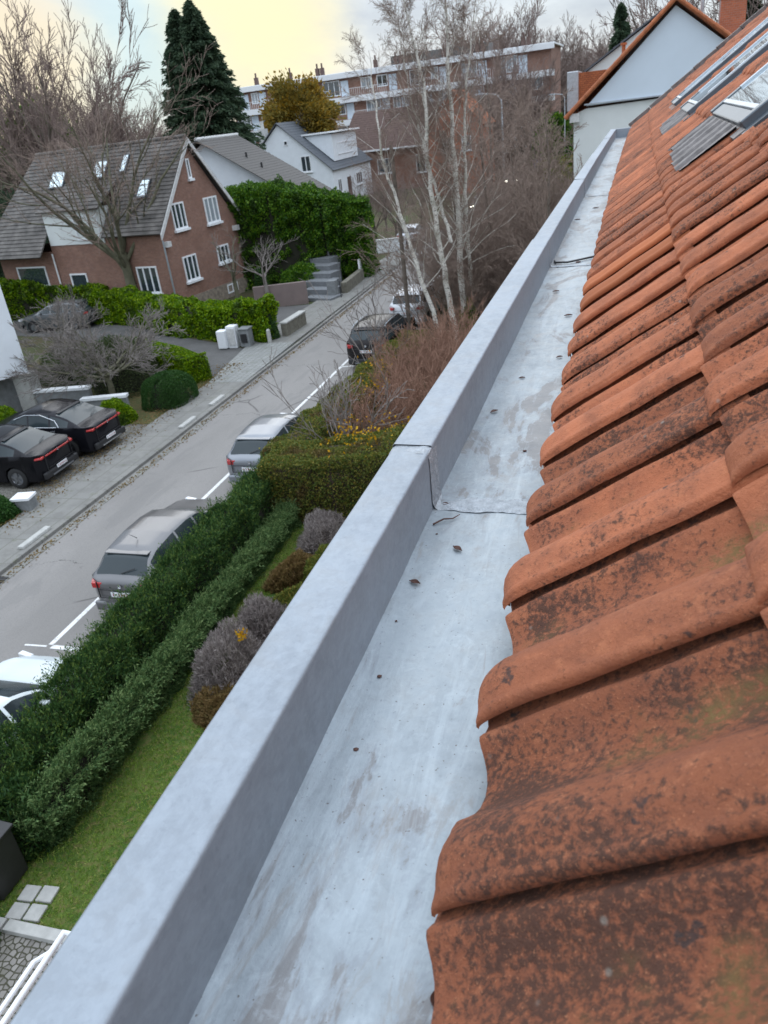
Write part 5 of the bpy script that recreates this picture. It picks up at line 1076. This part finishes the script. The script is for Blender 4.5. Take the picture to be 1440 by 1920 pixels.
# birches: leaning white trunks, fine drooping twigs
def birch(name, pts, r0, seed, lab, ntw=46, lv=3):
    r = rs_(seed); pts = np.array(pts, float); S = []; d = np.linalg.norm(np.diff(pts, axis=0), axis=1); T = np.concatenate([[0], np.cumsum(d)])/d.sum()
    n = 26; tt = np.linspace(0, 1, n+1); P = np.stack([np.interp(tt, T, pts[:, k]) for k in range(3)], 1); P[1:-1, :2] += r.normal(0, .025, (n-1, 2))
    rad = r0*(1-.88*tt**1.25)
    for i in range(n): S.append((*P[i], *P[i+1], rad[i], rad[i+1], 0))
    out = [np.array(S)]
    for k in range(ntw):
        f = .22+.78*(k+r.uniform(0, 1))/ntw; p = np.array([np.interp(f, tt, P[:, j]) for j in range(3)]); a = r.uniform(0, 6.28); el = r.uniform(.55, 1.15)
        dd = np.array([math.cos(a)*math.cos(el), math.sin(a)*math.cos(el), math.sin(el)]); ln = (1-f*.55)*r.uniform(1.8, 3.6)
        rr0 = np.interp(f, tt, rad)*.24; s = grow(r, p, dd, ln, rr0, lv-1, (9, 14), .42, .60, .02, .10, 6, .2, .05, .42, .2); s[:, 8] += 1; out.append(s)
    S = np.concatenate(out); base = pts[0].copy(); S[:, :3] -= base; S[:, 3:6] -= base
    root = empty(name, tuple(base)); tag(root, lab, 'birch tree', 'white birches beside the parked cars')
    A = S[(S[:, 8] <= 1)]; V, F = prisms(A, 8, .007); obj('trunk', mesh_np('trunk', V, F, smooth=True), MT['birch'], root)
    B = S[S[:, 8] > 1]; V, F = prisms(B, 3, .0045); obj('crown', mesh_np('crown', V, F), MT['twig'], root)
    return root
birch('birch_tree', [(-7.2, 31, 0), (-8.1, 31, 3.6), (-9.1, 31, 7.7), (-9.2, 31.2, 10.1), (-9.3, 31.4, 11.2)], .10, 101, 'thin leaning birch bending left towards the parked cars', 26)
birch('birch_tree', [(-6.9, 32, 0), (-7.35, 32, 4.2), (-7.6, 32, 7.2), (-7.5, 32.1, 9.9), (-8.2, 32, 13.6)], .13, 102, 'stout forked birch, left of the tallest pair', 50)
birch('birch_tree', [(-6.75, 33, 0), (-6.7, 33, 5.2), (-6.75, 33, 9.9), (-6.6, 33, 14.5)], .145, 103, 'tallest straight birch with ivy at its foot', 66)
birch('birch_tree', [(-6.35, 33.4, 0), (-6.5, 33.4, 5), (-6.3, 33.5, 9.0), (-5.6, 33.6, 12.8)], .10, 104, 'slimmer birch touching the tallest one on its right', 40)
birch('birch_tree', [(-6.9, 32.2, 4.2), (-7.5, 32.6, 6.3), (-8.3, 33, 9.6), (-8.6, 33, 12.6)], .07, 105, 'secondary birch stem splitting off the stout forked birch', 30)
o = shrub('ivy', (-6.55, 33.0, 0), (.45, .45, 1.9), 5000, 'lf_tall', .09, .06, (0, 0, .3), .2, 'core', seed=91); tag(o, 'green ivy clump at the foot of the tallest birches', 'ivy')
# big spreading tree in front of the brick house
def spread(name, loc, seed, lab, h=3.2, r0=.26, nl=7, ln=6.0, group=None, tm='bark_gr', tw='twig', lv=4, nch=(5, 7), ang=.6, el=(.7, 1.2), trunklean=(0, 0), cat='bare tree'):
    r = rs_(seed); top = np.array([trunklean[0], trunklean[1], h]); S = [np.array([(0, 0, 0, *(top*.5+[.05, 0, 0]), r0*1.15, r0*.95, 0), (*(top*.5+[.05, 0, 0]), *top, r0*.95, r0*.8, 0)])]
    for k in range(nl):
        a = k*6.283/nl+r.uniform(-.3, .3); e = r.uniform(*el); d = [math.cos(a)*math.cos(e), math.sin(a)*math.cos(e), math.sin(e)]
        s = grow(r, top-np.array([0, 0, r.uniform(0, h*.35)]), d, ln*r.uniform(.75, 1.15), r0*.42, lv-1, nch, .58, ang, .05, .13, 6, .2, 0, .5, .22); s[:, 8] += 1; S.append(s)
    S = np.concatenate(S); root = tree_mesh(name, S, loc, tm, tw, 2, minr=.010); tag(root, lab, cat, group); return root
spread('bare_tree', (-27.6, 39.9, 0), 201, 'large mossy bare tree with limbs spreading across the brick house', 3.8, .32, 10, 7.8, lv=4, nch=(5, 7), el=(.72, 1.38))
spread('pollard_tree', (-19.4, 25.0, 0), 202, 'small dome shaped pollarded tree in the leafy bed', 1.5, .13, 13, 2.6, lv=4, nch=(6, 8), el=(.10, .8), tw='twig_gr')
spread('gnarled_tree', (-19.6, 40.9, 0), 203, 'small gnarled bare tree by the mauve wall', 1.9, .12, 5, 2.6, lv=3, nch=(4, 6), el=(.3, 1.1), tw='twig_gr', tm='twig_gr')
spread('gnarled_tree', (-21.8, 41.5, 0), 204, 'crooked bare tree in front of the brick gable corner', 2.2, .13, 4, 2.4, lv=3, nch=(4, 5), el=(.5, 1.2), tw='twig_gr', tm='bark_gr')
spread('bare_shrub', (-7.6, 18.9, 0), 205, 'bare twiggy shrub poking out above the olive hedge', .5, .05, 9, 2.6, lv=3, nch=(4, 6), el=(.7, 1.35), tw='twig_gr', tm='twig_gr', cat='shrub')
spread('bare_shrub', (-8.9, 26.4, 0), 206, 'sparse bare shrub with upright stems over the roadside hedge', .4, .04, 8, 3.2, lv=3, nch=(3, 5), el=(.9, 1.4), tw='twig_gr', tm='twig_gr', cat='shrub')
spread('driveway_shrub', (-28.6, 35.0, 0), 207, 'greyish bare shrub in front of the silver driveway car', .5, .06, 11, 2.0, lv=3, nch=(6, 8), el=(.2, 1.2), tw='twig_gr', tm='twig_gr', cat='shrub')
# red-brown dogwood thicket by the parapet
def stems(name, loc, rad, n, ln, seed, mt, lab, cat='shrub', group=None, minr=.005, ch=(5, 8), r0=.014, lean=.35):
    r = rs_(seed); S = []
    for k in range(n):
        a = r.uniform(0, 6.28); q_ = math.sqrt(r.uniform(0, 1)); p = np.array([math.cos(a)*q_*rad[0], math.sin(a)*q_*rad[1], 0]); d = np.array([math.cos(a)*q_*lean+r.normal(0, .12), math.sin(a)*q_*lean+r.normal(0, .12), 1])
        s = grow(r, p, d, ln*r.uniform(.7, 1.15), r0*r.uniform(.7, 1.2), 2, ch, .5, .5, .03, .12, 5, .2, .02, .6, .3); S.append(s)
    S = np.concatenate(S); V, F = prisms(S, 3, minr); o = obj(name, mesh_np(name, V, F), MT[mt]); o.location = loc; tag(o, lab, cat, group); return o
for i, (x, y, l) in enumerate(((-6.9, 20.6, 1.7), (-6.4, 23.3, 1.9), (-6.9, 26.0, 1.9), (-5.6, 21.0, 1.9), (-5.4, 25.0, 2.1), (-6.2, 28.6, 1.9))):
    stems('red_twig_bush', (x, y, 0), (.9, 1.2), 55, l, 300+i, 'twig_red', 'red brown twiggy bush in the thicket between olive hedge and parapet', 'shrub', 'red brown twiggy bushes', minr=.006)
n = 260; P = np.concatenate([np.stack([rng.uniform(-7.2, -4.8, n), rng.normal(17.4, .5, n), rng.normal(1.95, .12, n)], 1), np.stack([rng.normal(-7.6, .25, n//2), rng.normal(22.6, .8, n//2), rng.normal(1.6, .3, n//2)], 1)])
V, F, A = leaves(P, np.tile([0, 0, .3], (len(P), 1)), .085, .06); o = obj('autumn_leaves', mesh_np('al', V, F, A), MT['lf_orange']); tag(o, 'scattered yellow and orange leaves on the olive hedge', 'leaves'); o['kind'] = 'stuff'
# thicket right of the birches up to the neighbour wall
base_th = [stems('thicket_shrub', (0, -50-i*3, 0), (1.3, 1.3), 34, 3.4, 320+i, 'twig', 'dense bare brown shrub in the thicket right of the birches', 'shrub', 'bare shrubs of the thicket', minr=.007, ch=(6, 9), r0=.02) for i in range(3)]
rt = random.Random(9); first = [True]*3; cnt = 0
for k in range(26):
    y = 33.5+32*rt.random()**1.1; x = -8.0+rt.random()*(5.6 if y < 45 else 6.5)
    if x > -2.9 and y > 32: x -= 3
    j = k % 3
    o = base_th[j] if first[j] else base_th[j].copy()
    if not first[j]: COL.objects.link(o)
    first[j] = False; o.location = (x, y, 0); o.rotation_euler = (0, 0, rt.random()*6.28); s = rt.uniform(.6, 1.25); o.scale = (s, s, s)
def slender(seed, h, mt='bark', tw='twig', nb=26, name='slender_tree', lab='', group=None, loc=(0, 0, 0), spreadk=.38, r0=.09):
    r = rs_(seed); S = grow(r, (0, 0, 0), (0, 0, 1), h, r0, 0, wob=.03, segs=12, up=.1, tipr=.2); out = [S]
    for k in range(nb):
        f = .2+.8*(k+r.uniform(0, 1))/nb; i = min(11, int(f*12)); p = S[i, :3]+(S[i, 3:6]-S[i, :3])*(f*12-i); a = r.uniform(0, 6.28); e = r.uniform(.5, 1.2)
        s = grow(r, p, [math.cos(a)*math.cos(e), math.sin(a)*math.cos(e), math.sin(e)], h*spreadk*(1-.6*f)*r.uniform(.7, 1.2), r0*.4*(1-.7*f), 2, (5, 8), .5, .55, .04, .1, 5, .15, 0, .5, .25); s[:, 8] += 1; out.append(s)
    root = tree_mesh(name, np.concatenate(out), loc, mt, tw, 0, minr=.008); tag(root, lab, 'bare tree', group); return root
sl_ = [slender(400+i, 8.2+i, lab='slender bare tree among the thicket between birches and pale gable', group='slender trees of the thicket', loc=(0, -50, 0)) for i in range(3)]
first = [True]*3
for k, (x, y) in enumerate([(-6.2, 38), (-5.2, 41), (-7.4, 44), (-4.4, 47), (-6.0, 52), (-8.3, 50), (-7.4, 60), (-8.8, 70), (-3.2, 31.2), (-2.6, 32.6), (-4.0, 35), (-8.9, 56), (-3.6, 44), (-7.8, 37)]):
    j = k % 3; o = sl_[j] if first[j] else copy_tree(sl_[j]); first[j] = False; o.location = (x, y, 0); o.rotation_euler = (0, 0, k*1.7); s = (.72+.35*rt.random()) if x > -4.3 and y < 45 else (.85+.35*rt.random()); o.scale = (s, s, s*(1.0 if y > 45 else .82))
    if x > -3.5: 
        for z in [o]: z['label'] = 'slender bare sapling standing against the pale neighbour wall'; z['group'] = 'saplings by the neighbour wall'
for i, (c, rad, n, lab) in enumerate((((-6.3, 36.2, 0), (1.1, 1.4, 1.6), 7000, 'dark evergreen bush low in the thicket beside the parapet'), ((-9.5, 112, 0), (3.2, 4, 6.5), 8000, 'tall evergreen rising behind the thicket'), ((-7.5, 92, 0), (3.0, 4, 3.2), 8000, 'olive green bush on the bank beyond the thicket'), ((-5.3, 39.5, 0), (1, 1.5, 1.5), 6000, 'ivy covered evergreen bush close to the parapet edge'))):
    o = shrub('evergreen_bush', c, rad, n, ['lf_tall', 'lf_tall', 'lf_mix', 'lf_dark'][i], .12 if c[1] < 50 else .5, .08 if c[1] < 50 else .3, (0, 0, .3), .25, 'core', seed=95+i); tag(o, lab, 'bush')
# double spruce
def conifer(name, loc, h, rb, n, seed, lab, mat='lf_spruce', leaf=(.55, .16), group=None, parentroot=None, off=(0, 0)):
    r = rs_(seed); root = parentroot or empty(name, loc)
    if parentroot is None: tag(root, lab, 'conifer', group)
    b = MB(); b.tube([(off[0], off[1], 0), (off[0], off[1], h*.6), (off[0], off[1], h*.98)], [rb*.08, rb*.04, .03], 7); b.build('trunk', MT['bark'], root, True, local=True)
    # whorled drooping boughs, each a ragged spray
    nb = int(n/60); f = r.uniform(0, 1, nb)**.85; z = h*(.06+.93*f); Rz = rb*(1-f)**.72*(.62+.5*r.uniform(0, 1, nb))+.12; a = r.uniform(0, 6.283, nb)
    P = []; D = []
    for k in range(nb):
        m_ = 60; t = r.uniform(.12, 1, m_)**.6; px = np.cos(a[k])*t*Rz[k]; py = np.sin(a[k])*t*Rz[k]; pz = z[k]-.28*Rz[k]*t**1.6+.10*Rz[k]*t**4
        w = .34*Rz[k]*t*(1.15-t)+.06; ss = r.normal(0, 1, m_)*w*.6; px += -np.sin(a[k])*ss; py += np.cos(a[k])*ss; pz += r.normal(0, .10, m_)
        P.append(np.stack([px+off[0], py+off[1], pz], 1)); D.append(np.tile([math.cos(a[k]), math.sin(a[k]), -.35], (m_, 1)))
    V, F, A = leaves(np.concatenate(P), np.concatenate(D), leaf[0], leaf[1], .35, r); obj('crown', mesh_np('crown', V, F, A), MT[mat], root); return root
sp = conifer('spruce', (-32.1, 62.5, 0), 18.3, 5.6, 62000, 501, 'huge dark double topped spruce towering behind the grey roofs', leaf=(.42, .13)); conifer('spruce', None, 18.0, 4.6, 44000, 502, '', parentroot=sp, off=(-1.5, .2), leaf=(.42, .13))
conifer('spruce', (-1.0, 62, 0), 13.8, 2.0, 14000, 503, 'dark pointed conifer above the roof of the rear gabled house', leaf=(.4, .13))
conifer('spruce', (6.6, 60, 0), 14.6, 2.2, 14000, 504, 'dark conifer cut by the top right corner of the picture', leaf=(.4, .13))
conifer('spruce', (-32.0, 68, 0), 9.6, 2.0, 7000, 505, 'lower green conifer beside the big spruce above the low house', leaf=(.42, .16))
# autumn tree
def leafy(name, loc, h, rad, n, mat, seed, lab, ll=.4, lw=.28, cat='tree'):
    r = rs_(seed); root = empty(name, loc); tag(root, lab, cat)
    S = grow(r, (0, 0, 0), (0, 0, 1), h*.55, h*.028, 3, (6, 8), .62, .7, .06, .1, 6, .3, 0, .5, .3); V, F = prisms(S, 4, .02); obj('trunk', mesh_np('trunk', V, F), MT['bark'], root)
    nc = 60; C = r.normal(0, 1, (nc, 3)); C /= np.linalg.norm(C, axis=1)[:, None]; C = C*(.45+.5*r.uniform(0, 1, nc))[:, None]*np.array([rad[0], rad[1], rad[2]]) + np.array([0, 0, h-rad[2]]); k = r.integers(0, nc, n); sc_ = r.uniform(.22, .42, nc)*rad[0]*.8
    P = C[k] + r.normal(0, .5, (n, 3))*sc_[k][:, None]; V, F, A = leaves(P, P-np.array([0, 0, h-rad[2]]), ll, lw, .8, r); A = np.clip(A*.6+.4*r.uniform(0, 1, nc)[k], 0, 1); obj('crown', mesh_np('crown', V, F, A), MT[mat], root); return root
leafy('autumn_tree', (-39.5, 101, 0), 14.4, (5.0, 4.6, 4.8), 22000, 'lf_yellow', 601, 'golden brown autumn tree in front of the apartment block', .42, .3)
leafy('evergreen_tree', (-52, 66, 0), 14.2, (4.5, 4, 6.0), 14000, 'lf_tall', 602, 'olive evergreen tree among the bare crowns at the upper left', .4, .25)
leafy('evergreen_tree', (-44, 50, 0), 7.5, (4.5, 4, 4.5), 14000, 'lf_spruce', 603, 'dark evergreen tree at the left edge behind the brick house roof', .35, .22)
# far bare trees
fb = []
for i in range(4):
    r = rs_(700+i); S = [np.array([(0, 0, 0, .1, 0, 3.2, .30, .24, 0)])]
    for k in range(8):
        a = k*.785+r.uniform(-.4, .4); e = r.uniform(.75, 1.35); s = grow(r, (.1, 0, 3.2-r.uniform(0, 1)), [math.cos(a)*math.cos(e), math.sin(a)*math.cos(e), math.sin(e)], 7.5*r.uniform(.8, 1.2), .13, 3, (5, 7), .55, .5, .06, .11, 6, .2, 0, .55, .25); s[:, 8] += 1; S.append(s)
    fb.append(tree_mesh('bare_tree', np.concatenate(S), (0, -80, 0), 'bark', 'twig_far', 1, minr=.016))
spots = []
rt = random.Random(17)
for k in range(52):
    x_, y_ = -38-rt.random()*42, 56+rt.random()*34
    if x_/y_ < -.585: spots.append((x_, y_, .80+.28*rt.random(), 'L'))
spots += [(-15.2, 104, .95, 'M'), (-12.8, 111, 1.0, 'M'), (-17.5, 110, 1.0, 'M'), (-20.5, 112, .95, 'M'), (-14.2, 116, 1.1, 'M')]
spots += [(-43, 57, 1.45, 'T'), (-49, 60, 1.5, 'T'), (-37.5, 58, 1.0, 'L'), (-40, 54, 1.0, 'L')]
for k in range(44): spots.append((-24+rt.random()*30, 150+rt.random()*60, 1.0+.4*rt.random(), 'R'))
for k in range(16): spots.append((-34+rt.random()*28, 136+rt.random()*14, 1.35+.3*rt.random(), 'A'))
for k in range(5): spots.append((-1+rt.random()*16, 62+rt.random()*12, 1.1+.2*rt.random(), 'N'))
for k in range(5): spots.append((-24+rt.random()*10, 106+rt.random()*8, .85+.25*rt.random(), 'M'))
for k in range(5): spots.append((-17-rt.random()*6, 61+rt.random()*9, .30+.15*rt.random(), 'S'))
LBL = {'L': ('bare brown tree in the wood behind the brick house', 'bare trees behind the brick house'), 'T': ('tall loose bare tree against the yellow sky at upper left', 'tall bare trees at the upper left'), 'R': ('bare tree in the distant row at the end of the road', 'distant bare trees at the road end'), 'A': ('bare tree behind the apartment block', 'bare trees behind the apartment block'),
       'N': ('bare tree showing above the neighbour roofs', 'bare trees behind the neighbour roofs'), 'M': ('bare tree near the orange brick house behind the birches', 'bare trees behind the birches'), 'S': ('small bare garden tree across the street behind the birches', 'small bare garden trees')}
for k, (x, y, s, g) in enumerate(spots):
    o = fb[k] if k < 4 else copy_tree(fb[k % 4]); o.location = (x, y, 0); o.rotation_euler = (0, 0, rt.random()*6.28); o.scale = (s*rt.uniform(.9, 1.1), s, s*rt.uniform(.92, 1.1)); tag(o, LBL[g][0], 'bare tree', LBL[g][1])
